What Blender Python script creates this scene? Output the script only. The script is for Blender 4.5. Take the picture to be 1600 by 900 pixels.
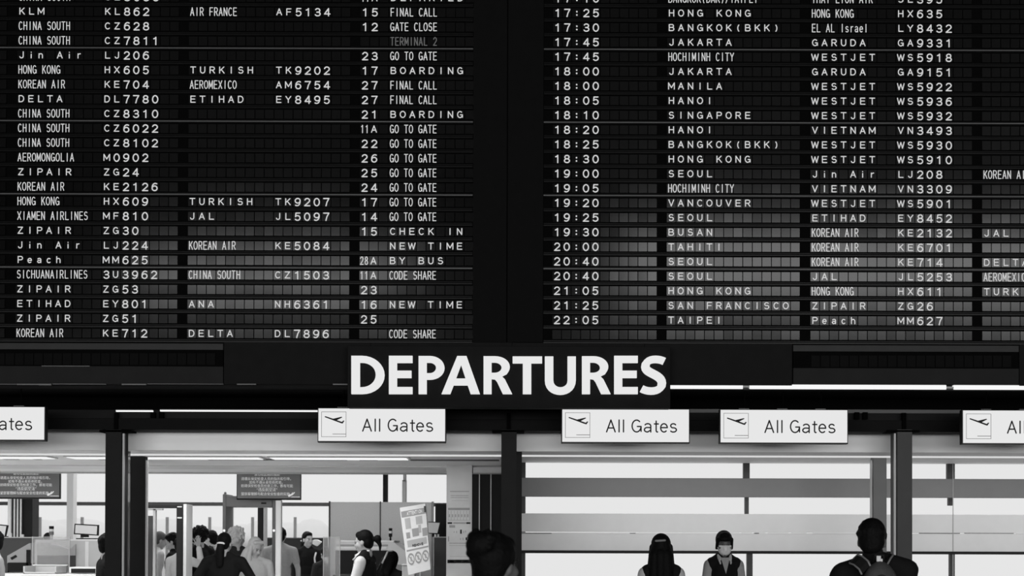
import bpy, bmesh, math, random
from mathutils import Vector, Matrix, Euler

random.seed(7)
S = bpy.context.scene
for o in list(bpy.data.objects):
    bpy.data.objects.remove(o)
COL = S.collection
PI = math.pi

# ---------------------------------------------------------------- camera, world, lights, exposure
F = 2200.0                       # focal length in pixels of the 1600 px wide frame
CAMZ = 1.6
PITCH, ROLL = math.radians(0.7), math.radians(0.17)
HOR = 850.0                      # image row of the horizon
CY = HOR - F * math.tan(PITCH)   # row of the principal point
cd = bpy.data.cameras.new('camera')
cd.sensor_width = 36.0
cd.lens = 36.0 * F / 1600.0
cd.shift_y = (CY - 450.0) / 1600.0
cd.clip_end = 2000
cd.dof.use_dof = True
cd.dof.focus_distance = 13.0
cd.dof.aperture_fstop = 4.0
cam = bpy.data.objects.new('camera', cd)
COL.objects.link(cam)
CAM_M = Matrix.Translation((0, 0, CAMZ)) @ Euler((PI / 2 + PITCH, 0, 0)).to_matrix().to_4x4() @ Matrix.Rotation(ROLL, 4, 'Z')
cam.matrix_world = CAM_M
S.camera = cam

w = bpy.data.worlds.new('sky')
S.world = w
w.use_nodes = True
bg = w.node_tree.nodes['Background']
bg.inputs[0].default_value = (0.83, 0.83, 0.83, 1)   # overcast sky seen through the windows
bg.inputs[1].default_value = 1.0


def area(name, loc, rot, sx, sy, power):
    l = bpy.data.lights.new(name, 'AREA')
    l.shape = 'RECTANGLE'
    l.size, l.size_y, l.energy = sx, sy, power
    o = bpy.data.objects.new(name, l)
    o.location, o.rotation_euler = loc, rot
    COL.objects.link(o)
    return o


# unseen front fill added far behind the photographer, lighting boards and canopy
area('added_front_fill', (0, -21.4, 2.7), (PI / 2, 0, 0), 44, 4.4, 7600)
# two unseen lights, assumed above it to give the flaps their bright reflections
area('assumed_flap_reflection_light', (11.35, -21.4, 10.78), (PI / 2, 0, 0), 15.3, 3.05, 610)
area('assumed_flap_reflection_light', (-8.0, -21.4, 10.55), (PI / 2, 0, 0), 8.6, 1.4, 185)
# overhead light for the rooms behind the gates
area('checkpoint_ceiling_light', (-5.6, 15.6, 2.50), (0, 0, 0), 8.0, 0.35, 150)
area('added_window_bay_light', (-5.6, 25.5, 5.3), (0, 0, 0), 10.0, 8.0, 900)  # unseen light added to brighten the window bay
area('added_corridor_light', (5.0, 15.6, 2.50), (0, 0, 0), 9.0, 0.3, 30)  # added light without a visible lamp, for the corridor's wall bands

vs = S.view_settings
vs.view_transform = 'Standard'
vs.look = 'None'
vs.exposure = 0.0
vs.gamma = 1.0
vs.use_curve_mapping = False


# ---------------------------------------------------------------- helpers
def at(px, py, Y):
    d = CAM_M.to_3x3() @ Vector(((px - 800.0) / F, (CY - py) / F, -1.0))
    t = Y / d.y
    return Vector((d.x * t, Y, CAMZ + d.z * t))


def mat(name, col, rough=0.6, spec=0.3, metal=0.0, emit=None, noise=0.0, scale=20.0, bump=0.0):
    m = bpy.data.materials.new(name)
    m.use_nodes = True
    nt = m.node_tree
    b = nt.nodes['Principled BSDF']
    b.inputs['Base Color'].default_value = (col, col, col, 1)
    b.inputs['Roughness'].default_value = rough
    b.inputs['Metallic'].default_value = metal
    b.inputs['Specular IOR Level'].default_value = spec
    if emit is not None:
        b.inputs['Emission Color'].default_value = (1, 1, 1, 1)
        b.inputs['Emission Strength'].default_value = emit
    if noise or bump:
        tc = nt.nodes.new('ShaderNodeTexCoord')
        n = nt.nodes.new('ShaderNodeTexNoise')
        n.inputs['Scale'].default_value = scale
        n.inputs['Detail'].default_value = 4
        nt.links.new(tc.outputs['Object'], n.inputs['Vector'])
        if noise:
            mr = nt.nodes.new('ShaderNodeMapRange')
            mr.inputs['To Min'].default_value = col * (1 - noise)
            mr.inputs['To Max'].default_value = col * (1 + noise)
            nt.links.new(n.outputs['Fac'], mr.inputs['Value'])
            nt.links.new(mr.outputs[0], b.inputs['Base Color'])
        if bump:
            bp = nt.nodes.new('ShaderNodeBump')
            bp.inputs['Strength'].default_value = bump
            bp.inputs['Distance'].default_value = 0.01
            nt.links.new(n.outputs['Fac'], bp.inputs['Height'])
            nt.links.new(bp.outputs[0], b.inputs['Normal'])
    return m


def lit(name, strength):
    return mat(name, 0.0, 0.6, 0.0, 0, strength)


def glassmat(name, tint=0.9, haze=0.1, hazecol=0.6, gloss=0.08):
    m = bpy.data.materials.new(name)
    m.use_nodes = True
    nt = m.node_tree
    nt.nodes.clear()
    out = nt.nodes.new('ShaderNodeOutputMaterial')
    tr = nt.nodes.new('ShaderNodeBsdfTransparent')
    tr.inputs[0].default_value = (tint, tint, tint, 1)
    df = nt.nodes.new('ShaderNodeBsdfDiffuse')
    df.inputs[0].default_value = (hazecol, hazecol, hazecol, 1)
    gl = nt.nodes.new('ShaderNodeBsdfGlossy')
    gl.inputs['Roughness'].default_value = 0.05
    m1 = nt.nodes.new('ShaderNodeMixShader')
    m1.inputs[0].default_value = haze
    m2 = nt.nodes.new('ShaderNodeMixShader')
    m2.inputs[0].default_value = gloss
    nt.links.new(tr.outputs[0], m1.inputs[1])
    nt.links.new(df.outputs[0], m1.inputs[2])
    nt.links.new(m1.outputs[0], m2.inputs[1])
    nt.links.new(gl.outputs[0], m2.inputs[2])
    nt.links.new(m2.outputs[0], out.inputs[0])
    return m


M = dict(
    hall_floor=mat('hall_floor', 0.42, 0.35, 0.4, noise=0.15, scale=1.5),
    hall_wall=mat('hall_wall', 0.05, 0.8, 0.2, noise=0.1, scale=2),
    hall_ceiling=mat('hall_ceiling', 0.05, 0.9, 0.1, noise=0.1, scale=2),
    bulkhead=mat('bulkhead_panel', 0.009, 0.7, 0.03, noise=0.25, scale=9),
    void=mat('soffit_black', 0.0025, 0.9, 0.05, noise=0.2, scale=6),
    recess=mat('recess_black', 0.0018, 0.9, 0.02, noise=0.2, scale=6),
    board=mat('board_black', 0.0042, 0.7, 0.03, noise=0.2, scale=12),
    module=mat('module_black', 0.0015, 0.9, 0.05, noise=0.2, scale=12),
    flap=mat('flap_plastic', 0.0022, 0.12, 0.5, noise=0.25, scale=30),
    rail=mat('rail_black', 0.0045, 0.25, 0.12, noise=0.15, scale=20),
    divider=mat('divider_aluminium', 0.09, 0.5, 0.4, noise=0.1, scale=20),
    flap_paint=mat('flap_white_paint', 0.92, 0.6, 0.2, noise=0.05, scale=20),
    flap_paint_dim=mat('flap_grey_paint', 0.17, 0.6, 0.2, noise=0.1, scale=20),
    sign_glow=lit('backlit_white_acrylic', 0.80),
    letter_glow=lit('backlit_letter_acrylic', 0.81),
    tube_glow=lit('linear_lamp', 0.95),
    sign_black=mat('sign_black', 0.006, 0.5, 0.3, noise=0.1, scale=20),
    ink=mat('sign_ink', 0.012, 0.6, 0.1, noise=0.1, scale=20),
    ink_thin=mat('sign_ink_grey', 0.12, 0.6, 0.1, noise=0.1, scale=20),
    steel_bright=mat('bright_steel', 0.75, 0.35, 0.5, noise=0.05, scale=12),
    canopy=mat('canopy_metal', 0.74, 0.45, 0.4, noise=0.04, scale=6),
    post=mat('post_dark', 0.014, 0.6, 0.05, noise=0.15, scale=8),
    post_mid=mat('post_dark_grey', 0.05, 0.5, 0.1, noise=0.15, scale=6),
    post_steel=mat('post_satin_steel', 0.10, 0.4, 0.3, noise=0.1, scale=6),
    beam=mat('beam_dark', 0.012, 0.6, 0.03, noise=0.2, scale=7),
    beam_low=mat('beam_darker', 0.007, 0.6, 0.02, noise=0.2, scale=7),
    beam_mid=mat('beam_grey', 0.06, 0.5, 0.3, noise=0.1, scale=7),
    inner_ceiling=mat('inner_ceiling', 0.8, 0.6, 0.3, noise=0.05, scale=4),
    band_dark=mat('band_satin_grey', 0.14, 0.5, 0.4, noise=0.06, scale=9),
    band_light=mat('band_frosted_grey', 0.60, 0.6, 0.3, noise=0.04, scale=9),
    backlit=lit('backlit_frosted_glass', 0.79),
    mullion=mat('mullion_dark', 0.03, 0.5, 0.3, noise=0.15, scale=10),
    frame_grey=mat('frame_grey', 0.14, 0.5, 0.3, noise=0.1, scale=10),
    column_light=mat('column_light', 0.62, 0.6, 0.3, noise=0.05, scale=10),
    apron=mat('apron_concrete', 0.7, 0.9, 0.1, noise=0.1, scale=0.1),
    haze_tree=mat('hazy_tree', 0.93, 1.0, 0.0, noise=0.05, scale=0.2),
    pole=mat('pole_grey', 0.30, 0.6, 0.2, noise=0.1, scale=8),
    strip_panel=mat('strip_panel', 0.03, 0.6, 0.1, noise=0.2, scale=6),
    strip_low=mat('strip_low_panel', 0.015, 0.7, 0.05, noise=0.2, scale=6),
    checkpoint_floor=mat('checkpoint_floor', 0.82, 0.4, 0.3, noise=0.06, scale=2),
    track=lit('track_painted_glow', 0.70),
    frame_dark=mat('window_frame_dark', 0.06, 0.6, 0.1, noise=0.1, scale=10),
    column_mid=mat('column_mid_grey', 0.40, 0.6, 0.2, noise=0.05, scale=10),
    edge_metal=mat('edge_metal', 0.38, 0.4, 0.3, noise=0.08, scale=12),
    skin_shaded=mat('skin_shaded', 0.10, 0.6, 0.15, noise=0.1, scale=12),  # darker skin copy with the near figures' shade put into its colour
    hair_grey=mat('hair_grey', 0.06, 0.6, 0.2, noise=0.3, scale=50, bump=0.5),
    window=glassmat('window_glass', 0.99, 0.0, 0.5, 0.0),
    acrylic=glassmat('acrylic', 0.85, 0.14, 0.6, 0.004),
    doorglass=glassmat('door_glass', 0.45, 0.06, 0.3, 0.004),
    white=mat('white_enamel', 0.62, 0.45, 0.4, noise=0.04, scale=10),
    light=mat('light_grey', 0.42, 0.5, 0.3, noise=0.06, scale=10),
    grey=mat('mid_grey', 0.30, 0.5, 0.3, noise=0.08, scale=10),
    fabric_panel=mat('partition_fabric', 0.56, 0.9, 0.1, noise=0.1, scale=60, bump=0.2),
    dark=mat('charcoal', 0.035, 0.5, 0.3, noise=0.15, scale=10),
    darker=mat('near_black', 0.008, 0.6, 0.15, noise=0.2, scale=10),
    screen=mat('screen_glass', 0.5, 0.25, 0.5, noise=0.1, scale=3),
    notice=mat('notice_panel', 0.10, 0.4, 0.4, noise=0.15, scale=3),
    notice_text=mat('notice_text', 0.95, 0.6, 0.2, noise=0.03, scale=10),
    paper=mat('paper', 0.62, 0.8, 0.1, noise=0.08, scale=14),
    paper_white=mat('paper_white', 0.75, 0.8, 0.1, noise=0.05, scale=14),
    skin=mat('skin', 0.30, 0.55, 0.3, noise=0.06, scale=12),
    skin_pale=mat('skin_pale', 0.45, 0.55, 0.3, noise=0.06, scale=12),
    eye=mat('eye', 0.01, 0.3, 0.4, noise=0.1, scale=30),
    lip=mat('lip', 0.16, 0.5, 0.3, noise=0.1, scale=30),
    hair_black=mat('hair_black', 0.004, 0.6, 0.05, noise=0.4, scale=60, bump=0.5),
    hair_dark=mat('hair_dark', 0.010, 0.55, 0.25, noise=0.4, scale=60, bump=0.5),
    hair_blond=mat('hair_blond', 0.42, 0.6, 0.3, noise=0.3, scale=50, bump=0.6),
    cloth_black=mat('cloth_black', 0.006, 0.85, 0.1, noise=0.35, scale=25, bump=0.3),
    cloth_dark=mat('cloth_dark', 0.020, 0.85, 0.1, noise=0.3, scale=25, bump=0.3),
    cloth_grey=mat('cloth_grey', 0.25, 0.85, 0.1, noise=0.12, scale=25, bump=0.3),
    cloth_light=mat('cloth_light', 0.40, 0.85, 0.1, noise=0.1, scale=25, bump=0.3),
    cloth_white=mat('cloth_white', 0.55, 0.85, 0.1, noise=0.06, scale=25, bump=0.3),
    mask=mat('mask_fabric', 0.55, 0.9, 0.1, noise=0.04, scale=30),
    shoe=mat('shoe', 0.01, 0.5, 0.3, noise=0.2, scale=20),
    pack=mat('backpack_nylon', 0.035, 0.6, 0.3, noise=0.35, scale=18, bump=0.4),
    piping=mat('backpack_piping', 0.16, 0.6, 0.3, noise=0.15, scale=30),
)

OFF = {}


def tag(o, label=None, cat=None, group=None, kind=None):
    if label: o['label'] = label
    if cat: o['category'] = cat
    if group: o['group'] = group
    if kind: o['kind'] = kind
    return o


def empty(name, loc, label=None, cat=None, group=None):
    o = bpy.data.objects.new(name, None)
    o.empty_display_size = 0.1
    o.location = loc
    COL.objects.link(o)
    OFF[o.name] = Vector(loc)
    return tag(o, label, cat, group)


class MB:
    def __init__(s):
        s.v, s.f = [], []

    def add(s, vs, fs):
        n = len(s.v)
        s.v += [Vector(p) for p in vs]
        s.f += [tuple(i + n for i in f) for f in fs]
        return s

    def box(s, x0, x1, y0, y1, z0, z1):
        x0, x1 = min(x0, x1), max(x0, x1); y0, y1 = min(y0, y1), max(y0, y1); z0, z1 = min(z0, z1), max(z0, z1)
        return s.add([(x, y, z) for z in (z0, z1) for y in (y0, y1) for x in (x0, x1)],
                     [(0, 2, 3, 1), (4, 5, 7, 6), (0, 1, 5, 4), (2, 6, 7, 3), (0, 4, 6, 2), (1, 3, 7, 5)])

    def pbox(s, px0, py0, px1, py1, Y, d=0.1):
        """a box whose front face stands at depth Y where the photo shows the rectangle"""
        cx, cy = (px0 + px1) / 2, (py0 + py1) / 2
        return s.box(at(px0, cy, Y).x, at(px1, cy, Y).x, Y, Y + d, at(cx, py0, Y).z, at(cx, py1, Y).z)

    def prism(s, pts, y0, y1):
        """extrude an x-z outline along y"""
        n = len(pts)
        vs = [(x, y0, z) for x, z in pts] + [(x, y1, z) for x, z in pts]
        fs = [tuple(range(n)), tuple(range(2 * n - 1, n - 1, -1))]
        fs += [(i, i + n, (i + 1) % n + n, (i + 1) % n) for i in range(n)]
        return s.add(vs, fs)

    def pprism(s, pix, Y, d):
        return s.prism([(at(x, y, Y).x, at(x, y, Y).z) for x, y in pix], Y, Y + d)

    def tube(s, pts, r, n=8, r1=None):
        pts = [Vector(p) for p in pts]
        rings = []
        for i, p in enumerate(pts):
            t = (pts[min(i + 1, len(pts) - 1)] - pts[max(i - 1, 0)]).normalized()
            a = t.orthogonal().normalized() if i == 0 else (rings[-1][1] - t * rings[-1][1].dot(t)).normalized()
            b = t.cross(a)
            rr = r if r1 is None else r + (r1 - r) * i / (len(pts) - 1)
            rings.append(([p + (a * math.cos(2 * PI * k / n) + b * math.sin(2 * PI * k / n)) * rr for k in range(n)], a))
        vs = [q for rg in rings for q in rg[0]]
        fs = []
        for i in range(len(pts) - 1):
            for k in range(n):
                fs.append((i * n + k, i * n + (k + 1) % n, (i + 1) * n + (k + 1) % n, (i + 1) * n + k))
        fs.append(tuple(range(n - 1, -1, -1)))
        fs.append(tuple((len(pts) - 1) * n + k for k in range(n)))
        return s.add(vs, fs)

    def ell(s, c, r, rot=None, nu=14, nv=9):
        c = Vector(c)
        if not hasattr(r, '__len__'): r = (r, r, r)
        vs, fs = [], []
        for j in range(nv + 1):
            th = PI * j / nv
            for i in range(nu):
                ph = 2 * PI * i / nu
                p = Vector((r[0] * math.sin(th) * math.cos(ph), r[1] * math.sin(th) * math.sin(ph), r[2] * math.cos(th)))
                vs.append(c + (rot @ p if rot else p))
        for j in range(nv):
            for i in range(nu):
                fs.append((j * nu + i, (j + 1) * nu + i, (j + 1) * nu + (i + 1) % nu, j * nu + (i + 1) % nu))
        return s.add(vs, fs)

    def cap(s, p0, r0, p1, r1, n=12):
        """tapered capsule with round ends"""
        p0, p1 = Vector(p0), Vector(p1)
        t = p1 - p0
        L = t.length
        t = t / L if L > 1e-6 else Vector((0, 0, 1))
        a = t.orthogonal().normalized()
        b = t.cross(a)
        prof = [(-r0 * math.cos(x), r0 * math.sin(x)) for x in (0.02, PI / 6, PI / 3, PI / 2)]
        prof += [(L + r1 * math.sin(x), r1 * math.cos(x)) for x in (0, PI / 6, PI / 3, PI / 2 - 0.02)]
        vs, fs = [], []
        for d, r in prof:
            for k in range(n):
                vs.append(p0 + t * d + (a * math.cos(2 * PI * k / n) + b * math.sin(2 * PI * k / n)) * r)
        m = len(prof)
        for j in range(m - 1):
            for k in range(n):
                fs.append((j * n + k, j * n + (k + 1) % n, (j + 1) * n + (k + 1) % n, (j + 1) * n + k))
        fs.append(tuple(range(n - 1, -1, -1)))
        fs.append(tuple((m - 1) * n + k for k in range(n)))
        return s.add(vs, fs)

    def xf(s, mtx):
        s.v = [mtx @ p for p in s.v]
        return s

    def mesh(s, name, off=Vector((0, 0, 0))):
        me = bpy.data.meshes.new(name)
        me.from_pydata([p - off for p in s.v], [], s.f)
        me.update()
        return me

    def build(s, name, m, parent=None, local=False, smooth=False, bevel=0.0, remesh=0.0, iters=4):
        off = Vector((0, 0, 0))
        if parent is not None and not local:
            off = OFF[parent.name]
        me = s.mesh(name, off)
        if remesh:
            tmp = bpy.data.objects.new('tmp', me)
            COL.objects.link(tmp)
            md = tmp.modifiers.new('r', 'REMESH')
            md.mode = 'VOXEL'
            md.voxel_size = remesh
            sm = tmp.modifiers.new('s', 'SMOOTH')
            sm.factor = 0.5
            sm.iterations = iters
            dg = bpy.context.evaluated_depsgraph_get()
            me2 = bpy.data.meshes.new_from_object(tmp.evaluated_get(dg))
            bpy.data.objects.remove(tmp)
            bpy.data.meshes.remove(me)
            me = me2
            me.name = name
            smooth = True
        else:
            b = bmesh.new()
            b.from_mesh(me)
            bmesh.ops.recalc_face_normals(b, faces=b.faces)
            if bevel:
                bmesh.ops.bevel(b, geom=[e for e in b.edges if e.calc_face_angle(0) > 0.5], offset=bevel, segments=2, affect='EDGES', profile=0.5)
            b.to_mesh(me)
            b.free()
        me.materials.clear()
        me.materials.append(m)
        if smooth:
            me.polygons.foreach_set('use_smooth', [True] * len(me.polygons))
        o = bpy.data.objects.new(name, me)
        COL.objects.link(o)
        if parent is not None:
            o.parent = parent
            OFF[o.name] = OFF.get(parent.name, Vector((0, 0, 0)))
        else:
            OFF[o.name] = Vector((0, 0, 0))
        return o


def struct(name, mb, m, bevel=0.0):
    o = mb.build(name, m, bevel=bevel)
    o['kind'] = 'structure'
    return o


def copy_tree(o, parent=None):
    c = o.copy()
    COL.objects.link(c)
    if parent is not None:
        c.parent = parent
    for ch in list(o.children):
        copy_tree(ch, c)
    return c


# ---------------------------------------------------------------- stroke lettering
def arc(cx, cy, rx, ry, a0, a1, n=10):
    return [(cx + rx * math.cos(math.radians(a0 + (a1 - a0) * i / n)), cy + ry * math.sin(math.radians(a0 + (a1 - a0) * i / n))) for i in range(n + 1)]


GL = {
    'A': [[(0, 0), (.5, 1), (1, 0)], [(.17, .33), (.83, .33)]],
    'B': [[(.6, .53), (.03, .53), (.03, 1), (.55, 1)] + arc(.58, .765, .32, .235, 90, -90) + [(.55, .53)], [(.03, .53), (.03, 0), (.6, 0)] + arc(.62, .265, .36, .265, -90, 90)],
    'C': [arc(.53, .5, .5, .5, 48, 312, 16)],
    'D': [[(.03, 0), (.03, 1), (.42, 1)] + arc(.45, .5, .53, .5, 90, -90, 14) + [(.03, 0)]],
    'E': [[(.95, 1), (.07, 1), (.07, 0), (.97, 0)], [(.07, .52), (.86, .52)]],
    'F': [[(.95, 1), (.1, 1), (.1, 0)], [(.1, .5), (.84, .5)]],
    'G': [arc(.5, .5, .5, .5, 48, 345, 18), [(.58, .46), (1, .46), (1, .05)]],
    'H': [[(.05, 0), (.05, 1)], [(.95, 0), (.95, 1)], [(.05, .52), (.95, .52)]],
    'I': [[(.5, 0), (.5, 1)]],
    'J': [[(.82, 1), (.82, .28)] + arc(.47, .28, .35, .28, 0, -165)],
    'K': [[(.07, 0), (.07, 1)], [(.93, 1), (.07, .36)], [(.38, .6), (1, 0)]],
    'L': [[(.12, 1), (.12, 0), (.97, 0)]],
    'M': [[(0, 0), (0, 1), (.5, .22), (1, 1), (1, 0)]],
    'N': [[(.05, 0), (.05, 1), (.95, 0), (.95, 1)]],
    'O': [arc(.5, .5, .52, .5, 90, 450, 24)],
    'P': [[(.08, 0), (.08, 1), (.55, 1)] + arc(.62, .73, .36, .27, 90, -90) + [(.08, .46)]],
    'Q': [arc(.5, .5, .52, .5, 90, 450, 24), [(.62, .25), (1, -.05)]],
    'R': [[(.06, 0), (.06, 1), (.55, 1)] + arc(.6, .74, .35, .26, 90, -90) + [(.06, .48)], [(.52, .48), (.98, 0)]],
    'S': [arc(.5, .745, .40, .255, 35, 255, 12) + arc(.5, .27, .45, .27, 85, -145, 14)],
    'T': [[(0, 1), (1, 1)], [(.5, 1), (.5, 0)]],
    'U': [[(.05, 1), (.05, .38)] + arc(.5, .38, .45, .38, 180, 360, 12) + [(.95, 1)]],
    'V': [[(0, 1), (.5, 0), (1, 1)]],
    'W': [[(-.08, 1), (.2, 0), (.5, .92), (.8, 0), (1.08, 1)]],
    'X': [[(.02, 0), (.98, 1)], [(.02, 1), (.98, 0)]],
    'Y': [[(0, 1), (.5, .46), (1, 1)], [(.5, .46), (.5, 0)]],
    'Z': [[(.05, 1), (.95, 1), (.03, 0), (.98, 0)]],
    '0': [arc(.5, .5, .47, .5, 90, 450, 24)],
    '1': [[(.18, .8), (.42, .86), (.56, 1), (.56, 0)]],
    '2': [arc(.5, .71, .43, .29, 165, -30, 12) + [(.04, 0), (.97, 0)]],
    '3': [arc(.5, .75, .40, .25, 155, -90, 12), [(.36, .51), (.5, .51)] + arc(.5, .26, .46, .26, 85, -155, 12)],
    '4': [[(.74, 0), (.74, 1), (.02, .26), (1, .26)]],
    '5': [[(.9, 1), (.2, 1), (.12, .5)] + arc(.48, .32, .46, .32, 125, -145, 14)],
    '6': [arc(.5, .32, .45, .32, 90, 450, 18), [(.055, .34)] + arc(.62, .46, .56, .54, 185, 62, 10)],
    '7': [[(.03, 1), (.97, 1), (.62, .5), (.45, 0)]],
    '8': [arc(.5, .76, .38, .24, 90, 450, 18), arc(.5, .26, .46, .26, 90, 450, 18)],
    '9': [arc(.5, .68, .45, .32, 90, 450, 18), [(.945, .66)] + arc(.38, .54, .56, .54, 5, -118, 10)],
    ':': [[(.5, .22), (.5, .23)], [(.5, .68), (.5, .69)]],
    '(': [arc(1.0, .45, .6, .66, 130, 230)],
    ')': [arc(0.0, .45, .6, .66, 50, -50)],
    '/': [[(.1, -.05), (.9, 1.05)]],
    'a': [arc(.5, .5, .36, .2, 150, 0) + [(.86, 0)], [(.86, .36)] + arc(.46, .19, .36, .19, 85, 275) + [(.86, .16)]],
    'c': [arc(.52, .35, .42, .35, 50, 310, 14)],
    'e': [[(.1, .37), (.92, .37)] + arc(.5, .35, .42, .35, 5, 312, 16)],
    'h': [[(.1, 0), (.1, 1)], [(.1, .42)] + arc(.5, .42, .4, .28, 170, 0) + [(.9, 0)]],
    'i': [[(.5, 0), (.5, .62)], [(.5, .93), (.5, .94)]],
    'l': [[(.5, 0), (.5, 1)]],
    'n': [[(.1, 0), (.1, .7)], [(.1, .42)] + arc(.5, .42, .4, .28, 170, 0) + [(.9, 0)]],
    'r': [[(.3, 0), (.3, .7)], [(.3, .4)] + arc(.85, .4, .55, .3, 175, 90)],
    's': [arc(.5, .525, .32, .175, 30, 255, 10) + arc(.5, .18, .38, .18, 85, -145, 12)],
    't': [[(.45, .92), (.45, .15)] + arc(.65, .15, .2, .15, 180, 290, 6), [(.12, .68), (.85, .68)]],
}


def ribbon(mb, pts, t, place, rnd=True):
    """flat stroke of thickness t along 2D pts; place maps (x, z) to 3D"""
    P = [Vector(p) for p in pts]
    Q = [P[0]]
    for p in P[1:]:
        if (p - Q[-1]).length > 1e-5: Q.append(p)
    P = Q
    if len(P) < 2: return
    h = t / 2
    closed = (P[0] - P[-1]).length < 1e-4 and len(P) > 3
    L, R = [], []
    n = len(P)
    for i in range(n):
        d0 = (P[i] - P[i - 1]).normalized() if i > 0 else ((P[0] - P[n - 2]).normalized() if closed else None)
        d1 = (P[i + 1] - P[i]).normalized() if i < n - 1 else ((P[1] - P[0]).normalized() if closed else None)
        if d0 is None: d0 = d1
        if d1 is None: d1 = d0
        b = d0 + d1
        b = b.normalized() if b.length > 1e-3 else d1
        nn = Vector((-b.y, b.x))
        c = max(abs(nn.dot(Vector((-d1.y, d1.x)))), 0.62)
        L.append(P[i] + nn * h / c)
        R.append(P[i] - nn * h / c)
    vs = [place(p.x, p.y) for p in L] + [place(p.x, p.y) for p in R]
    fs = [(i, i + 1, n + i + 1, n + i) for i in range(n - 1)]
    mb.add(vs, fs)
    if rnd and not closed:
        for p, d in ((P[0], P[0] - P[1]), (P[-1], P[-1] - P[-2])):
            a = math.atan2(d.y, d.x)
            mb.add([place(p.x + h * math.cos(a + x), p.y + h * math.sin(a + x)) for x in [PI * (k / 6 - .5) for k in range(7)]], [tuple(range(7))])


def glyph(mb, ch, x, z, W, H, t, place):
    """glyph centred on x with its base at z; strokes are cut at sharp corners, each a hair further out"""
    if ch not in GL: return
    k = 1.18 if ch in 'MW' and W / H > .6 else 1.0
    i = 0
    for st in GL[ch]:
        P = [Vector((x + (p[0] - .5) * W * k, z + p[1] * H)) for p in st]
        cur = [P[0]]
        for j in range(1, len(P)):
            cur.append(P[j])
            last = j == len(P) - 1
            sharp = False
            if not last and (P[j] - P[j - 1]).length > 1e-6 and (P[j + 1] - P[j]).length > 1e-6:
                sharp = (P[j] - P[j - 1]).angle(P[j + 1] - P[j]) > .75
            if last or sharp:
                if sum((cur[q + 1] - cur[q]).length for q in range(len(cur) - 1)) > 1e-6:
                    ribbon(mb, cur, t, lambda u, v, i=i: place(u, v, i))
                    i += 1
                cur = [P[j]]


def text_strokes(mb, s, x, z, W, H, t, pitch, place):
    for i, ch in enumerate(s):
        glyph(mb, ch, x + i * pitch, z, W, H, t, place)


def font_mesh(s, size):
    """outline of text in the built-in font as 2D verts and faces (used for CJK lines)"""
    c = bpy.data.curves.new('t', 'FONT')
    c.body = s
    c.size = size
    c.align_x = 'CENTER'
    c.resolution_u = 3
    o = bpy.data.objects.new('t', c)
    COL.objects.link(o)
    me = bpy.data.meshes.new_from_object(o.evaluated_get(bpy.context.evaluated_depsgraph_get()))
    vs = [(v.co.x, v.co.y) for v in me.vertices]
    fs = [tuple(p.vertices) for p in me.polygons]
    bpy.data.objects.remove(o)
    bpy.data.meshes.remove(me)
    return vs, fs


# ---------------------------------------------------------------- the hall (mostly behind the photographer)
YB = 13.0                                     # plane of the departure boards
struct('floor', MB().box(-25, 25, -22, 26, -0.2, 0), M['hall_floor'])
struct('ceiling', MB().box(-25.2, 25.2, -22, 13.2, 14, 14.2), M['hall_ceiling'])
struct('wall_left', MB().box(-25.2, -25, -22, 13.2, 0, 14), M['hall_wall'])
struct('wall_right', MB().box(25, 25.2, -22, 13.2, 0, 14), M['hall_wall'])
struct('wall_rear', MB().box(-25.2, 25.2, -22, -21.8, 0, 14), M['hall_wall'])
ZB = at(800, 604, YB).z                       # underside of the bulkhead
struct('wall_bulkhead', MB().box(-25, 25, YB + 0.06, YB + 0.3, ZB, 14), M['bulkhead'])
struct('trim_1', MB().box(-25, 25, YB + 0.3, 14.45, ZB + 0.005, ZB + 0.25), M['void'])        # soffit
struct('wall_front', MB().box(-25, -11.2, 13.9, 14.3, 0, ZB).box(13.8, 25, 13.9, 14.3, 0, ZB), M['hall_wall'])

# rooms behind the gates
ZC = at(800, 705, 14.4).z                     # their ceiling
YE = 18.95
struct('ceiling_gate_room', MB().box(-11.2, 13.8, 14.40, YE, ZC, ZC + 0.12), M['inner_ceiling'])
struct('floor_checkpoint', MB().box(-15.3, -0.1, 14.4, 34, -0.1, 0.002), M['checkpoint_floor'])
struct('ceiling_window_bay', MB().box(-15.4, 0, YE, 34.2, 5.5, 5.6).box(-11.2, 0, YE - 0.1, YE, ZC + 0.1, 5.55), M['inner_ceiling'])
struct('wall_checkpoint_left', MB().box(-15.5, -15.3, 19, 34.2, 0, 5.6).box(-11.4, -11.2, 14, 19, 0, 5.6).box(-15.4, -11.2, 18.9, 19.0, 0, 5.6), M['column_light'])
struct('wall_divider', MB().box(-0.10, 0.10, 14.5, 34.2, 0, 5.6), M['darker'])
struct('wall_corridor_right', MB().box(13.8, 14.0, 14, 17.2, 0, 3.2), M['band_light'])
struct('wall_corridor_rear', MB().box(0.1, 13.8, 17.0, 17.2, 0, 3.2), M['hall_wall'])

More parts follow.
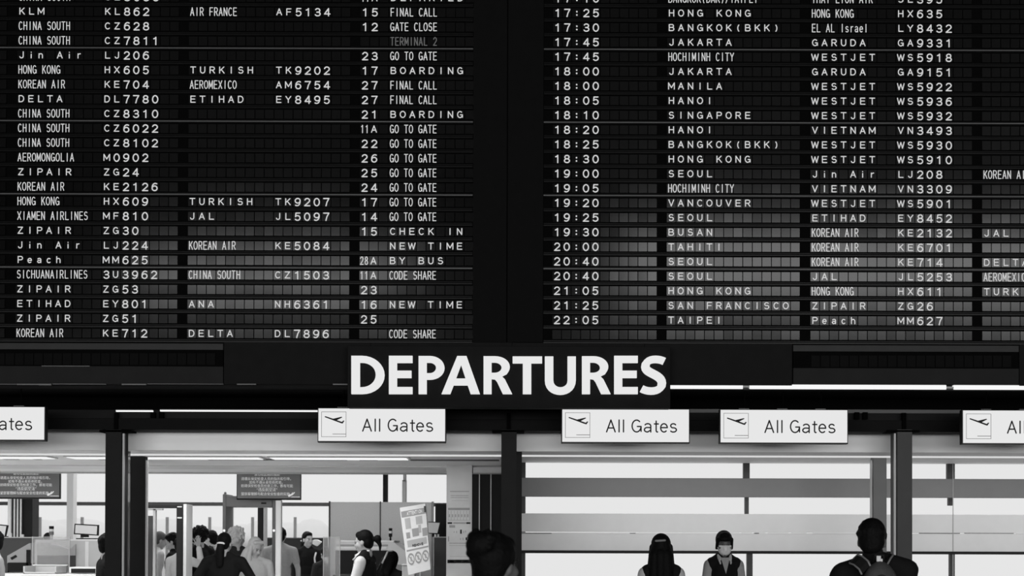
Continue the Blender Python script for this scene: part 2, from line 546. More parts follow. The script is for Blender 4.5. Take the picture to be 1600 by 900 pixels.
# gate portal: header beams, canopy panel, head track, posts
hb = MB().pbox(-400, 655, 2000, 673, 13.85, 0.3)
struct('trim_2', hb, M['beam_low'], 0.004)
struct('trim_3', MB().pbox(-400, 642, 2000, 655.5, 13.92, 0.2), M['beam'], 0.004)
struct('trim_4', MB().pbox(1056, 640.5, 2000, 646, 13.90, 0.02), M['beam_mid'])
struct('trim_5', MB().pbox(-400, 600, 2000, 642, 14.1, 0.2), M['recess'])
struct('trim_6', MB().pbox(-400, 671, 2000, 677.6, 14.30, 0.1).pbox(-400, 678.1, 2000, 705, 14.30, 0.1), M['canopy'])
struct('trim_7', MB().pbox(-400, 710.8, 2000, 713.2, 15.0, 0.04), M['track'])  # head track made to glow, standing in for light reflected off its edge
for i, (x, wd) in enumerate(((181, 20), (795, 20), (1413, 20))):      # joint blocks and plates of the header
    struct('trim_%d' % (8 + i), MB().pbox(x - 3, 645, x + 3, 672, 13.83, 0.04).pbox(x - 26, 672, x + 24, 675, 13.80, 0.2), M['recess'])
for i, x in enumerate((245, 1346)):
    struct('trim_%d' % (11 + i), MB().pbox(x - 10, 644, x - 3, 655, 13.86, 0.05).pbox(x + 3, 644, x + 10, 655, 13.86, 0.05), M['recess'])
PZ = at(800, 672, 13.8).z


def post(name, x0, x1, Y, top, m, d, edge=None):
    mid = (x0 + x1) / 2
    a, b = at(x0, 800, Y).x, at(x1, 800, Y).x
    o = struct(name, MB().box(a, b, Y, Y + d, 0, at(mid, top, Y).z), m, 0.004)
    if edge:
        e = MB().box(at(edge[0], 800, Y).x, at(edge[1], 800, Y).x, Y + 0.02, Y + 0.05, 0, at(mid, top + 6, Y).z)
        e.build('edge_profile', M['edge_metal'], o)
    return o


post('column_1', 164, 189, 13.80, 671, M['post'], 0.25, (190, 192.5))
post('column_2', 203, 226, 15.05, 713, M['post'], 0.12, (226.5, 229.5))
post('column_3', 783, 807, 13.80, 671, M['post'], 0.25)
post('column_4', 1402, 1425.5, 13.80, 671, M['post_mid'], 0.25, (1398, 1400.5))
post('column_5', 1364.5, 1385.5, 15.05, 713, M['post_steel'], 0.12, (1361, 1363.5))
# narrow fixed glass pane between the first two posts
gp = struct('window_1', MB().box(at(192.5, 800, 14.6).x, at(203, 800, 14.6).x, 14.6, 14.612, 0, ZC), M['doorglass'])
# dark wall panels right of the checkpoint with thin metal joints
struct('wall_panels', MB().pbox(737, 741, 783, 1100, 16.9, 0.1), M['post'])
for i, x in enumerate((748.5, 766.5)):
    struct('trim_%d' % (13 + i), MB().pbox(x - .8, 741, x + .8, 1100, 16.88, 0.02), M['light'])

# ceiling details over the checkpoint
cb = MB()
for x0, x1 in ((150, 165), (322, 540), (560, 588), (640, 780), (0, 22), (48, 58)):
    a, b = at(x0, 719, 15.9), at(x1, 719, 15.9)
    cb.box(a.x, b.x, 15.85, 16.08, ZC - 0.004, ZC + 0.01)
struct('trim_15', cb, M['dark'])
struct('trim_16', MB().box(-11, -0.12, 17.2, 17.9, ZC - 0.012, ZC + 0.01), M['white'])
struct('trim_17', MB().box(-11, -0.12, 18.86, YE, ZC - 0.02, ZC + 0.01), M['light'])
for i, (x0, x1) in enumerate(((-200, 80), (104, 410), (420, 640))):
    r = empty('ceiling_light', (at((x0 + x1) / 2, 716, 15.5).x, 15.55, ZC),
              ['white linear ceiling light above the notice board cut by the picture edge',
               'white linear ceiling light running above the metal detector arch',
               'white linear ceiling light above the grey partition panels'][i], 'light', 'linear lights over the checkpoint')
    a, b = at(x0, 716, 15.5).x, at(x1, 716, 15.5).x
    MB().box(a, b, 15.38, 15.74, ZC - 0.012, ZC).build('housing', M['white'], r)
    MB().box(a + .03, b - .03, 15.40, 15.72, ZC - 0.018, ZC - 0.012).build('diffuser', M['tube_glow'], r)

# window wall of the checkpoint and what is outside
YW = 34.0
wf = MB()
wf.pbox(-210, 785, 1000, 790.5, YW, 0.12)
for x in (-60, 62, 128, 261, 327):
    pass
struct('window_2', wf, M['frame_dark'])
struct('window_3', MB().box(-15.4, 0, YW + 0.05, YW + 0.06, 1.0, 5.5), M['window'])
struct('wall_below_windows', MB().box(-15.4, 0, YW - 0.1, YW + 0.2, 0, at(400, 884, YW).z), M['light'])
struct('column_6', MB().pbox(104, 700, 114, 960, 23.7, 0.2), M['column_mid'])
struct('column_7', MB().pbox(35, 700, 50.5, 960, 22.0, 0.3), M['darker'])
struct('column_8', MB().pbox(402.5, 700, 410, 960, 23.5, 0.2), M['darker'])
struct('column_9', MB().pbox(411.5, 700, 414.5, 960, 23.5, 0.2), M['grey'])
struct('column_10', MB().pbox(598, 700, 604.5, 960, 22.5, 0.2), M['darker'])
struct('column_11', MB().pbox(628, 750, 634, 960, 21.5, 0.15).pbox(630, 700, 634, 752, 21.5, 0.15), M['light'])
struct('column_12', MB().pbox(352, 791, 362, 960, 23.6, 0.15), M['light'])
pc = MB()
for x in (15, 22.5, 27.5, 32.5):
    p = at(x, 800, 21.9)
    pc.tube([(p.x, 21.9, 0), (p.x, 21.9, 5.45)], 0.012 if x > 15 else 0.03)
tag(pc.build('cable_riser', M['white']), 'thin white pipes running down beside the black column', 'pipe')
struct('wall_cable_panel', MB().pbox(15, 700, 34.5, 960, 22.0, 0.2), M['dark'])
struct('ground_apron', MB().box(-400, 300, 34.3, 900, -0.3, -0.1), M['apron'])
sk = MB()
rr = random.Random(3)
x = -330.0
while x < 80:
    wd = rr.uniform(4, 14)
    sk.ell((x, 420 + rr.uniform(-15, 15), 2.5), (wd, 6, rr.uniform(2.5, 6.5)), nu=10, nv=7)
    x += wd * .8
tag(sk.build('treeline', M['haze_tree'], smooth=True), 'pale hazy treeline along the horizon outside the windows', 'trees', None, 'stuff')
for i, x in enumerate((62, 128, 261, 327.5, 394.5, 461)):
    p = at(x, 800, 37)
    top = at(x, 808, 37).z
    MBp = MB().box(p.x - .036, p.x + .036, 37, 37.05, -0.1, top)
    o = MBp.build('fence_post', M['pole'])
    tag(o, ['slim grey post outside the window near the white beacon cap', 'slim grey post outside the window above the tilted monitor',
            'slim grey post outside, seen left of the raised hand and detector post', 'slim grey post outside, above the man facing left with a white collar',
            'slim grey post outside, framed inside the metal detector arch', 'slim grey post outside, just right of the white post'][i], 'post', 'posts outside the windows')

# corridor: backlit frosted glass wall with horizontal bands
YF = 16.3
struct('window_4', MB().box(0.1, 13.8, YF + 0.15, YF + 0.18, 0.6, ZC), M['backlit'])
struct('trim_18', MB().pbox(806, 748, 2000, 777.8, YF, 0.03), M['band_dark'], 0.006)
struct('trim_19', MB().pbox(806, 803.8, 2000, 832.6, YF, 0.03), M['band_light'], 0.003)
struct('trim_20', MB().pbox(806, 833.6, 2000, 861.8, YF, 0.03), M['band_light'], 0.003)
struct('trim_21', MB().pbox(806, 861.5, 2000, 866, YF - 0.01, 0.05), M['darker'])
sl = MB()
for x0, x1 in ((936, 952), (958, 982), (998, 1060), (1066, 1103), (1142, 1155), (1159, 1175), (1180, 1196), (1200, 1232), (1236, 1260), (1270, 1338), (1388, 1394), (1588, 1640)):
    sl.pbox(x0, 832.2, x1, 834.2, YF - 0.004, 0.01)
struct('trim_22', sl, M['white'])  # white dashes painted in for reflections along the band joint
sl = MB()
for x0, x1 in ((807, 862), (984, 993), (1436, 1500), (1507, 1584), (1178, 1186)):
    sl.pbox(x0, 832.6, x1, 833.8, YF - 0.004, 0.01)
struct('trim_23', sl, M['frame_grey'])
struct('trim_24', MB().pbox(806, 722, 821, 960, YF + 0.08, 0.05), M['mullion'])
struct('trim_25', MB().pbox(1161.5, 722, 1171.5, 749, YF + 0.08, 0.05).pbox(1164, 776, 1170, 805, YF + 0.08, 0.05).pbox(1167, 861, 1176, 960, YF + 0.08, 0.05), M['mullion'])
struct('trim_26', MB().pbox(1480, 722, 1492, 750, YF + 0.08, 0.05).pbox(1482, 776, 1489, 790, YF + 0.08, 0.05).pbox(1484, 862, 1492, 960, YF + 0.08, 0.05), M['mullion'])
struct('trim_27', MB().pbox(1488.6, 722, 1489.8, 960, YF - 0.006, 0.004), M['grey'])

# ---------------------------------------------------------------- departure boards
PXW = YB / F                                   # metres per pixel on the board plane
XM = at(800, 300, YB).x


def bx(px): return XM + (px - 800) * PXW * 1.0


Z0, Z22 = at(100, 18.2, YB).z, at(100, 520.6, YB).z
RP = (Z0 - Z22) / 22


def rz(k): return Z0 - RP * k


CP = 14.95
LEFT = {
    -1: ('~CHINA SOUTH', 'CZ3086', '', '', '11A', 'DEPARTED'), 0: ('KLM', 'KL862', '~AIR FRANCE', 'AF5134', '15', '~FINAL CALL'),
    1: ('~CHINA SOUTH', 'CZ628', '', '', '12', '~GATE CLOSE'), 2: ('~CHINA SOUTH', 'CZ7811', '', '', '', '~TERMINAL 2'),
    3: ('Jin Air', 'LJ206', '', '', '23', '~GO TO GATE'), 4: ('~HONG KONG', 'HX605', 'TURKISH', 'TK9202', '17', 'BOARDING'),
    5: ('~KOREAN AIR', 'KE704', '~AEROMEXICO', 'AM6754', '27', '~FINAL CALL'), 6: ('DELTA', 'DL7780', 'ETIHAD', 'EY8495', '27', '~FINAL CALL'),
    7: ('~CHINA SOUTH', 'CZ8310', '', '', '21', 'BOARDING'), 8: ('~CHINA SOUTH', 'CZ6022', '', '', '11A', '~GO TO GATE'),
    9: ('~CHINA SOUTH', 'CZ8102', '', '', '22', '~GO TO GATE'), 10: ('~AEROMONGOLIA', 'M0902', '', '', '26', '~GO TO GATE'),
    11: ('ZIPAIR', 'ZG24', '', '', '25', '~GO TO GATE'), 12: ('~KOREAN AIR', 'KE2126', '', '', '24', '~GO TO GATE'),
    13: ('~HONG KONG', 'HX609', 'TURKISH', 'TK9207', '17', '~GO TO GATE'), 14: ('~XIAMEN AIRLINES', 'MF810', 'JAL', 'JL5097', '14', '~GO TO GATE'),
    15: ('ZIPAIR', 'ZG30', '', '', '15', 'CHECK IN'), 16: ('Jin Air', 'LJ224', '~KOREAN AIR', 'KE5084', '', 'NEW TIME'),
    17: ('Peach', 'MM625', '', '', '28A', 'BY BUS'), 18: ('~SICHUANAIRLINES', '3U3962', '~CHINA SOUTH', 'CZ1503', '11A', '~CODE SHARE'),
    19: ('ZIPAIR', 'ZG53', '', '', '23', ''), 20: ('ETIHAD', 'EY801', 'ANA', 'NH6361', '16', 'NEW TIME'),
    21: ('ZIPAIR', 'ZG51', '', '', '25', ''), 22: ('~KOREAN AIR', 'KE712', 'DELTA', 'DL7896', '', '~CODE SHARE'),
}
LCOL = (23, 157.5, 292, 426.5, 561, 606)
RIGHT = {
    -1: ('17:10', '~BANGKOK(DMK)/TAIPEI', '~THAI LION AIR', 'SL395', ''), 0: ('17:25', 'HONG KONG', '~HONG KONG', 'HX635', ''),
    1: ('17:30', 'BANGKOK(BKK)', '~EL AL Israel', 'LY8432', ''), 2: ('17:45', 'JAKARTA', 'GARUDA', 'GA9331', ''),
    3: ('17:45', '~HOCHIMINH CITY', 'WESTJET', 'WS5918', ''), 4: ('18:00', 'JAKARTA', 'GARUDA', 'GA9151', ''),
    5: ('18:00', 'MANILA', 'WESTJET', 'WS5922', ''), 6: ('18:05', 'HANOI', 'WESTJET', 'WS5936', ''),
    7: ('18:10', 'SINGAPORE', 'WESTJET', 'WS5932', ''), 8: ('18:20', 'HANOI', 'VIETNAM', 'VN3493', ''),
    9: ('18:25', 'BANGKOK(BKK)', 'WESTJET', 'WS5930', ''), 10: ('18:30', 'HONG KONG', 'WESTJET', 'WS5910', ''),
    11: ('19:00', 'SEOUL', 'Jin Air', 'LJ208', '~KOREAN AIR'), 12: ('19:05', '~HOCHIMINH CITY', 'VIETNAM', 'VN3309', ''),
    13: ('19:20', 'VANCOUVER', 'WESTJET', 'WS5901', ''), 14: ('19:25', 'SEOUL', 'ETIHAD', 'EY8452', ''),
    15: ('19:30', 'BUSAN', '~KOREAN AIR', 'KE2132', 'JAL'), 16: ('20:00', 'TAHITI', '~KOREAN AIR', 'KE6701', ''),
    17: ('20:40', 'SEOUL', '~KOREAN AIR', 'KE714', 'DELTA'), 18: ('20:40', 'SEOUL', 'JAL', 'JL5253', '~AEROMEXICO'),
    19: ('21:05', 'HONG KONG', '~HONG KONG', 'HX611', 'TURKISH'), 20: ('21:25', 'SAN FRANCISCO', 'ZIPAIR', 'ZG26', ''),
    21: ('22:05', 'TAIPEI', 'Peach', 'MM627', ''), 22: ('', '', '', '', ''),
}
RCOL = (863, 1042, 1267, 1401.5, 1536)
LFIELDS = ((-127.5, 9), (23, 17), (292, 17), (561, 12))
RFIELDS = ((863, 11), (1042, 14), (1267, 17), (1536, 12))


def put_text(mb, s, x0, k):
    """lettering of one field; x0 is the left pixel of the field's first flap"""
    zc = rz(k)
    t_letter, t_digit, t_cond = 1.65 * PXW, 1.95 * PXW, 1.4 * PXW

    def place(a, b, i): return (a, YB - 0.0075 - 0.00012 * i, b)
    if s.startswith('~'):
        x = bx(x0 + 2.2 + 3.3)
        for i, ch in enumerate(s[1:]):
            glyph(mb, ch, x + i * 7.45 * PXW, zc - 5.9 * PXW, 5.1 * PXW, 12.2 * PXW, t_cond, place)
        return
    if s in ('11A', '28A'):
        for i, ch in enumerate(s[:2]):
            glyph(mb, ch, bx(x0 + 4.2 + i * 7.2), zc - 5.9 * PXW, 4.4 * PXW, 11.8 * PXW, t_cond, place)
        glyph(mb, 'A', bx(x0 + 7.5 + CP), zc - 5.0 * PXW, 7.6 * PXW, 10 * PXW, t_letter, place)
        return
    for i, ch in enumerate(s):
        x = bx(x0 + CP * (i + .5))
        if ch.isdigit() or ch == ':':
            glyph(mb, ch, x + .5 * PXW, zc - 5.9 * PXW, 8.6 * PXW, 11.4 * PXW, t_digit if ch != ':' else 2.6 * PXW, place)
        else:
            glyph(mb, ch, x, zc - 4.6 * PXW, (6.6 if ch.islower() else 7.6) * PXW, 9.6 * PXW, t_letter, place)


def board(name, label, x0, x1, fields, cols, data, seed):
    rn = random.Random(seed)
    zb, zt = rz(22) - 13.0 * PXW, rz(-3) + 0.2
    root = empty(name, (bx((x0 + x1) / 2), YB, zb), label, 'departure board')
    MB().box(bx(x0), bx(x1), YB + 0.012, YB + 0.055, zb, zt).build('back_panel', M['module'], root)
    for k in range(-2, 23):
        zl = rz(k) - RP / 2                                            # the rail under the row carries it
        rl = MB()
        rl.box(bx(x0), bx(x1), YB - .012, YB + .012, zl - 2.6 * PXW, zl + .2 * PXW)
        rl.box(bx(x0), bx(x1), YB - .007, YB + .012, zl + .9 * PXW, zl + 2.6 * PXW)
        ro = rl.build('display_row', M['rail'], root, bevel=.002)
        rt = rn.gauss(0, .003)
        for fx, n in fields:
            row = MB()
            ft = rt + rn.gauss(0, .0015)
            for i in range(n):
                a, b = bx(fx + CP * i + .65), bx(fx + CP * (i + 1) - .65)
                zc, hh = rz(k), 7.0 * PXW
                tx, tz = ft + rn.gauss(0, .002), rn.gauss(0, .003)      # every flap hangs a little differently
                vs = []
                for z in (zc - hh, zc + hh):
                    for x in (a, b):
                        vs.append((x, YB + (z - zc) * tx + (x - (a + b) / 2) * tz - .004, z))
                vs += [(p[0], YB + 0.011, p[2]) for p in vs]
                row.add(vs, [(0, 1, 3, 2), (4, 6, 7, 5), (0, 4, 5, 1), (2, 3, 7, 6), (0, 2, 6, 4), (1, 5, 7, 3)])
            row.build('flap_field', M['flap'], ro)
        if k in data:
            for t, cx in zip(data[k], cols):
                if t:
                    tx = MB()
                    put_text(tx, t, cx, k)
                    lo = tx.build('lettering', M['flap_paint_dim' if t == '~TERMINAL 2' else 'flap_paint'], ro)
                    if t == '~TERMINAL 2': lo['label'] = 'dim grey lettering'
    for k in (2, 7, 12, 17):
        zc = rz(k) - RP / 2
        MB().box(bx(x0), bx(x1), YB - .02, YB - .012, zc - 1.0 * PXW, zc + .2 * PXW).build('divider_strip', M['divider'], root)
    return root


board('departure_board', 'large black split-flap board showing airlines, gates and remarks in white letters', -140, 738.5, LFIELDS, LCOL, LEFT, 11)
board('departure_board', 'large black split-flap board showing departure times and destinations in white letters', 849.5, 1740, RFIELDS, RCOL, RIGHT, 5)

# frame panels between and below the boards
ZT = rz(-3) + .2
struct('trim_30', MB().box(bx(739), bx(791.5), YB - .004, YB + .06, rz(22) - 13 * PXW, ZT).box(bx(793.5), bx(849), YB - .004, YB + .06, rz(22) - 13 * PXW, ZT), M['board'])
struct('trim_31', MB().pbox(350, 535, 578.7, 600, YB - .004, .064).pbox(579.3, 535, 799.7, 600, YB - .004, .064).pbox(800.3, 535, 1006.7, 600, YB - .004, .064).pbox(1007.3, 536, 1237.5, 602, YB - .004, .064), M['bulkhead'])
for i, (x0, x1, dy, lab) in enumerate(((-140, 348.5, 0, 'black strip panel with a narrow row of blank flaps under the airlines and gates board'),
                                      (1239.5, 1592, 3.5, 'black strip panel with a narrow row of blank flaps under the times and destinations board'))):
    c = at((x0 + x1) / 2, 600 + dy, YB)
    root = empty('message_strip', (c.x, YB, c.z), lab, 'panel')
    MB().pbox(x0, 536 + dy, x1, 546 + dy, YB - .012, .066).build('upper_panel', M['strip_panel'], root, bevel=.003)
    MB().pbox(x0, 546 + dy, x1, 571.9 + dy, YB + .01, .044).build('recess', M['module'], root)
    cells = MB()
    x = 37 if i == 0 else 1267
    rn = random.Random(i)
    end = x1 - 22
    if i == 0: x = -52.0
    while x < end:
        cells.pbox(x + .6, 552 + dy, x + 14.2, 570 + dy, YB + .002, .008)
        x += CP
    cells.build('flap_row', M['board'], root)
    MB().pbox(x0, 572 + dy, x1, (599.5 if i == 0 else 597) + dy, YB - .006, .06).build('lower_panel', M['strip_low'], root, bevel=.002)
    if i == 0:
        MB().pbox(65, 571.4, 140, 572.4, YB - .009, .006).build('edge_strip', M['divider'], root)
struct('trim_32', MB().pbox(1593, 538, 1740, 603, YB - .004, .064), M['bulkhead'])
tm = MB()
for x0, x1, h in ((-140, 25, .7), (26, 60, 1.6), (60, 80, 2.2), (82, 165, .8), (190, 228, 1.8), (230, 349, .6), (370, 400, 1.4), (520, 543, 1.6)):
    tm.pbox(x0, 599.6, x1, 599.6 + h, YB - .012, .02)
struct('trim_33', tm, M['divider'])

# linear lamp under the right board
r = empty('strip_light', (at(1320, 604, YB).x, YB, at(1320, 604, YB).z), 'long bright white strip light under the boards, right of the big word', 'light')
MB().pbox(1047, 607, 1740, 608.6, YB + .01, .045).build('housing', M['sign_black'], r)
for x0, x1 in ((1047, 1161), (1171, 1479), (1490, 1740)):
    dy = ((x0 + x1) / 2 - 1100) * .003
    MB().pbox(x0, 600.4 + dy, x1, 607.6 + dy, YB + .004, .05).build('diffuser', M['tube_glow'], r, bevel=.006)
MB().pbox(1161, 602.5, 1171, 605.5, YB + .006, .04).pbox(1479, 604, 1490, 607, YB + .006, .04).build('connector', M['grey'], r)
# thin lamp seen behind the beam on the left
for x0, x1, lab in ((181, 238.5, 'short thin white light line above the beam near the dark post'), (250, 640, 'long thin white light line above the beam, ending behind a gate sign')):
    r = empty('strip_light', (at((x0 + x1) / 2, 642, 13.86).x, 13.86, at((x0 + x1) / 2, 642, 13.86).z), lab, 'light', 'thin lights above the gate beam')
    MB().pbox(x0, 640.7, x1, 643.2, 13.84, .03).build('diffuser', M['tube_glow'], r)
    MB().pbox(x0, 639.6, x1, 640.6, 13.82, .06).build('housing', M['sign_black'], r)

# ---------------------------------------------------------------- DEPARTURES sign
YS = 12.86
r = empty('departures_sign', (at(795, 637, YS).x, YS, at(795, 637, YS).z), 'black sign panel with the big glowing white word DEPARTURES', 'sign')
MB().pbox(543, 541, 1047.5, 637, YS, .16).build('panel', M['bulkhead'], r, bevel=.004)


def zx(X, Y): return (530 + X / 3.019, 540 + Y / 3.019)


def bez(p0, p1, p2, p3, n=8):
    return [tuple((1 - t) ** 3 * a + 3 * (1 - t) ** 2 * t * b + 3 * (1 - t) * t * t * c + t ** 3 * d for a, b, c, d in zip(p0, p1, p2, p3)) for t in [i / n for i in range(n + 1)]]


def half(xl, xr, y0, y1, k=.56):
    """right-hand bowl from (xl,y0) to (xl,y1) with its extreme at xr"""
    ym = (y0 + y1) / 2
    return bez((xl, y0), (xl + (xr - xl) * k, y0), (xr, ym - (ym - y0) * k), (xr, ym)) + bez((xr, ym), (xr, ym + (y1 - ym) * k), (xl + (xr - xl) * k, y1), (xl, y1))[1:]


def s_outline():
    path = bez((1533, 75), (1512, 62), (1444, 55), (1444, 101), 10) + bez((1444, 101), (1444, 132), (1522, 136), (1522, 178), 12)[1:] + bez((1522, 178), (1522, 224), (1450, 220), (1426, 203), 10)[1:]
    P = [Vector(p) for p in path]
    L, R = [], []
    for i, p in enumerate(P):
        d = (P[min(i + 1, len(P) - 1)] - P[max(i - 1, 0)]).normalized()
        nrm = Vector((-d.y, d.x))
        h = 19.5 if 8 < i < 24 else 17
        L.append(p + nrm * h)
        R.append(p - nrm * h)
    return [tuple(p) for p in L] + [tuple(p) for p in reversed(R)]


Elet = lambda o: [[(235 + o, 49), (346 + o, 49), (346 + o, 82), (273 + o, 82), (273 + o, 119), (341 + o, 119), (341 + o, 153), (273 + o, 153), (273 + o, 196), (346 + o, 196), (346 + o, 229), (235 + o, 229)]]
Rlet = lambda o: [[(681 + o, 51)] + half(735 + o, 805 + o, 51, 151)[:11] + [(790 + o, 135), (768 + o, 146), (782 + o, 160), (816 + o, 229), (772 + o, 229), (745 + o, 172), (735 + o, 160), (719 + o, 158), (719 + o, 229), (681 + o, 229)],
                  [(719 + o, 80)] + half(733 + o, 766 + o, 80, 129) + [(719 + o, 129)]]
BIG = [
    [[(58, 49)] + half(108, 214, 49, 229) + [(58, 229)], [(98, 81)] + half(108, 173, 81, 197) + [(98, 197)]],
    Elet(0),
    [[(375, 50)] + half(428, 497, 50, 161) + [(413, 161), (413, 229), (375, 229)], [(413, 81)] + half(427, 457, 81, 131) + [(413, 131)]],
    [[(483, 229), (557, 50), (601, 50), (664, 229), (620, 229), (606, 188), (540, 188), (524, 229)], [(551, 156), (596, 156), (575, 92)]],
    Rlet(0),
    [[(818, 52), (957, 52), (957, 84), (906, 84), (906, 229), (866, 229), (866, 84), (818, 84)]],
    [[(970, 52), (1010, 52), (1010, 165)] + bez((1010, 165), (1010, 208), (1077, 208), (1077, 165), 10) + [(1077, 52), (1116, 52), (1116, 165)] + bez((1116, 165), (1116, 255), (970, 255), (970, 165), 14)],
    Rlet(464), Elet(1062), [s_outline()],
]
for loops in BIG:
    c = bpy.data.curves.new('letter', 'CURVE')
    c.dimensions = '2D'
    c.fill_mode = 'BOTH'
    c.extrude = .018
    org = OFF[r.name]
    for lp in loops:
        sp = c.splines.new('POLY')
        sp.points.add(len(lp) - 1)
        for pt, (X, Y) in zip(sp.points, lp):
            q = at(*zx(X, Y), YS - .02)
            pt.co = (q.x - org.x, q.z - org.z, 0, 1)
        sp.use_cyclic_u = True
    o = bpy.data.objects.new('tmp', c)
    COL.objects.link(o)
    me = bpy.data.meshes.new_from_object(o.evaluated_get(bpy.context.evaluated_depsgraph_get()))
    bpy.data.objects.remove(o)
    me.transform(Matrix.Translation((0, -.022, 0)) @ Matrix.Rotation(PI / 2, 4, 'X'))
    me.materials.clear()
    me.materials.append(M['letter_glow'])
    o = bpy.data.objects.new('letter', me)
    COL.objects.link(o)
    o.parent = r

# ---------------------------------------------------------------- gate signs
YG = 13.3
SP = YG / F
signs = ((-30, 636.5 + 25.0), (596.5, 664), (977.5, 665.3), (1225, 666.2), (1604, 667.2))
glabels = ('white backlit gate sign cut off by the picture edge, only its last letters showing',
           'white backlit All Gates sign hanging under the first letters of the big word',
           'white backlit All Gates sign hanging under the last letters of the big word',
           'white backlit All Gates sign hanging below the strip light between two other signs',
           'white backlit gate sign with pictogram, cut off after the first letters by the picture edge')
g0 = None
for (sx, sy), lab in zip(signs, glabels):
    c = at(sx, sy, YG)
    if g0 is None:
        g0 = empty('gate_sign', c, lab, 'sign', 'hanging gate signs')

        def R(x0, y0, x1, y1, ya, yb, mb=None):        # box in sign pixels around its centre
            return (mb or MB()).box(c.x + x0 * SP, c.x + x1 * SP, YG + ya, YG + yb, c.z - y0 * SP, c.z - y1 * SP)
        R(-100.5, -27.0, 100.5, 27.5, .006, .085).build('housing', M['sign_black'], g0, bevel=.004)
        face = R(-99, -25.6, 99, 25.2, 0, .02).build('face', M['sign_glow'], g0)
        hm = MB()
        for x in (-60, 0, 60):
            hm.tube([(c.x + x * SP, YG + .05, c.z + 26 * SP), (c.x + x * SP, YG + .05, ZB + .004)], .005)
        hm.build('hanger', M['recess'], g0)
        br = MB()
        for x in (-62, -2, 58):
            R(x - 8, -28.2, x + 8, -27, .02, .08, br)
        br.build('top_glint', M['divider'], g0)  # pale pieces painted in for the strip light's reflection on the sign top
        fr = MB()
        R(-94.5, -20.5, -55.5, -19.9, -.001, .0, fr); R(-94.5, 18.3, -55.5, 18.9, -.001, .0, fr)
        R(-94.5, -20.5, -93.9, 18.9, -.001, .0, fr); R(-56.1, -20.5, -55.5, 18.9, -.001, .0, fr)
        R(-77, 14.0, -56, 14.8, -.001, .0, fr)
        fr.build('pictogram_frame', M['ink_thin'], face)
        pl = MB()
        kx = lambda X, Y: (c.x + (490 + X / 7.619 - 596.5) * SP, c.z - (630 + Y / 7.619 - 664) * SP)
        pl.prism([kx(*p) for p in ((133, 156), (146, 158), (232, 186), (332, 162), (342, 170), (278, 203), (336, 224), (352, 208), (368, 210), (345, 244), (326, 240), (132, 168))], YG - .002, YG)
        pl.build('airplane_pictogram', M['ink'], face)
        tx = MB()
        pz = lambda a, b, i: (a, YG - .001 - .0001 * i, b)
        base = c.z - 9.6 * SP
        for ch, x, W in (('A', -23.0, 13.4), ('l', -10.2, 6), ('l', -3.3, 6), ('G', 17.2, 14.0), ('a', 34.6, 13.2), ('t', 48.2, 8.6), ('e', 60.0, 12.4), ('s', 74.6, 12.8)):
            glyph(tx, ch, c.x + x * SP, base, W * SP, 18.6 * SP, 2.15 * SP, pz)
        tx.build('lettering', M['ink'], face)
        gs = g0
    else:
        gs = copy_tree(g0)
        gs.location = c
        gs['label'] = lab

# ---------------------------------------------------------------- hanging notice boards (security notice in Chinese)
LINES = [('请勿在此拍照摄影', 2.0, .0), ('请遵从保安检查人员的指示和引导。', 9.0, 0), ('如有不遵从者拒绝检查。', 14.5, 0),
         ('妨碍保安检查员检查工作，都有可能', 20.0, 0), ('“违反航空法”', 26.2, 1), ('望旅客理解与配合安全检查的实施。', 32.6, 0)]
n0 = None
for px0, px1, lab in ((369.5, 470, 'dark hanging notice board with rows of white Chinese text above the metal detector arch'),
                      (-10, 96.5, 'dark hanging notice board with white Chinese text above the black column')):
    Yn = 19.2
    sc = Yn / F
    c = at((px0 + px1) / 2, 781 if px0 > 100 else 779.5, Yn)
    if n0 is None:
        n0 = empty('notice_board', c, lab, 'notice board', 'hanging security notice boards')
        hw = (px1 - px0) / 2 * sc
        MB().box(c.x - hw, c.x + hw, Yn, Yn + .06, c.z, c.z + 60 * sc).build('casing', M['darker'], n0, bevel=.006)
        pn = MB().box(c.x - hw + .012, c.x + hw - .006, Yn - .004, Yn, c.z + 2.3 * sc, c.z + 58 * sc).build('panel', M['notice'], n0)
        tx = MB()
        zt = c.z + 43.5 * sc
        for s, dy, big in LINES:
            vs, fs = font_mesh(s, (5.3 if not big else 6.2) * sc)
            tx.add([(c.x - 2.5 * sc + x * (.96 if not big else .9), Yn - .006, zt - (dy + 3.6) * sc + z) for x, z in vs], fs)
        tx.build('lettering', M['notice_text'], pn)
        lg = MB()
        zz = lambda x, y: (at(x, y, Yn).x, at(x, y, Yn).z)
        lg.prism([zz(*p) for p in ((450, 774.5), (452, 772.3), (455, 772), (457, 769.2), (458, 770), (456.8, 772), (459.5, 769), (461.4, 769.3), (457.5, 773.5), (453, 775.5), (455, 776.2), (450.8, 776.3))], Yn - .007, Yn - .005)
        lg.pbox(455, 776, 468.5, 776.8, Yn - .007, .002)
        lg.build('emblem', M['notice_text'], pn)
        rd = MB()
        for q in (-.3, .3):
            rd.tube([(c.x + q, Yn + .03, c.z + 60 * sc), (c.x + q, Yn + .03, 5.5)], .012)
        rd.build('hanger', M['mullion'], n0)
    else:
        nb = copy_tree(n0)
        nb.location = c
        nb['label'] = lab

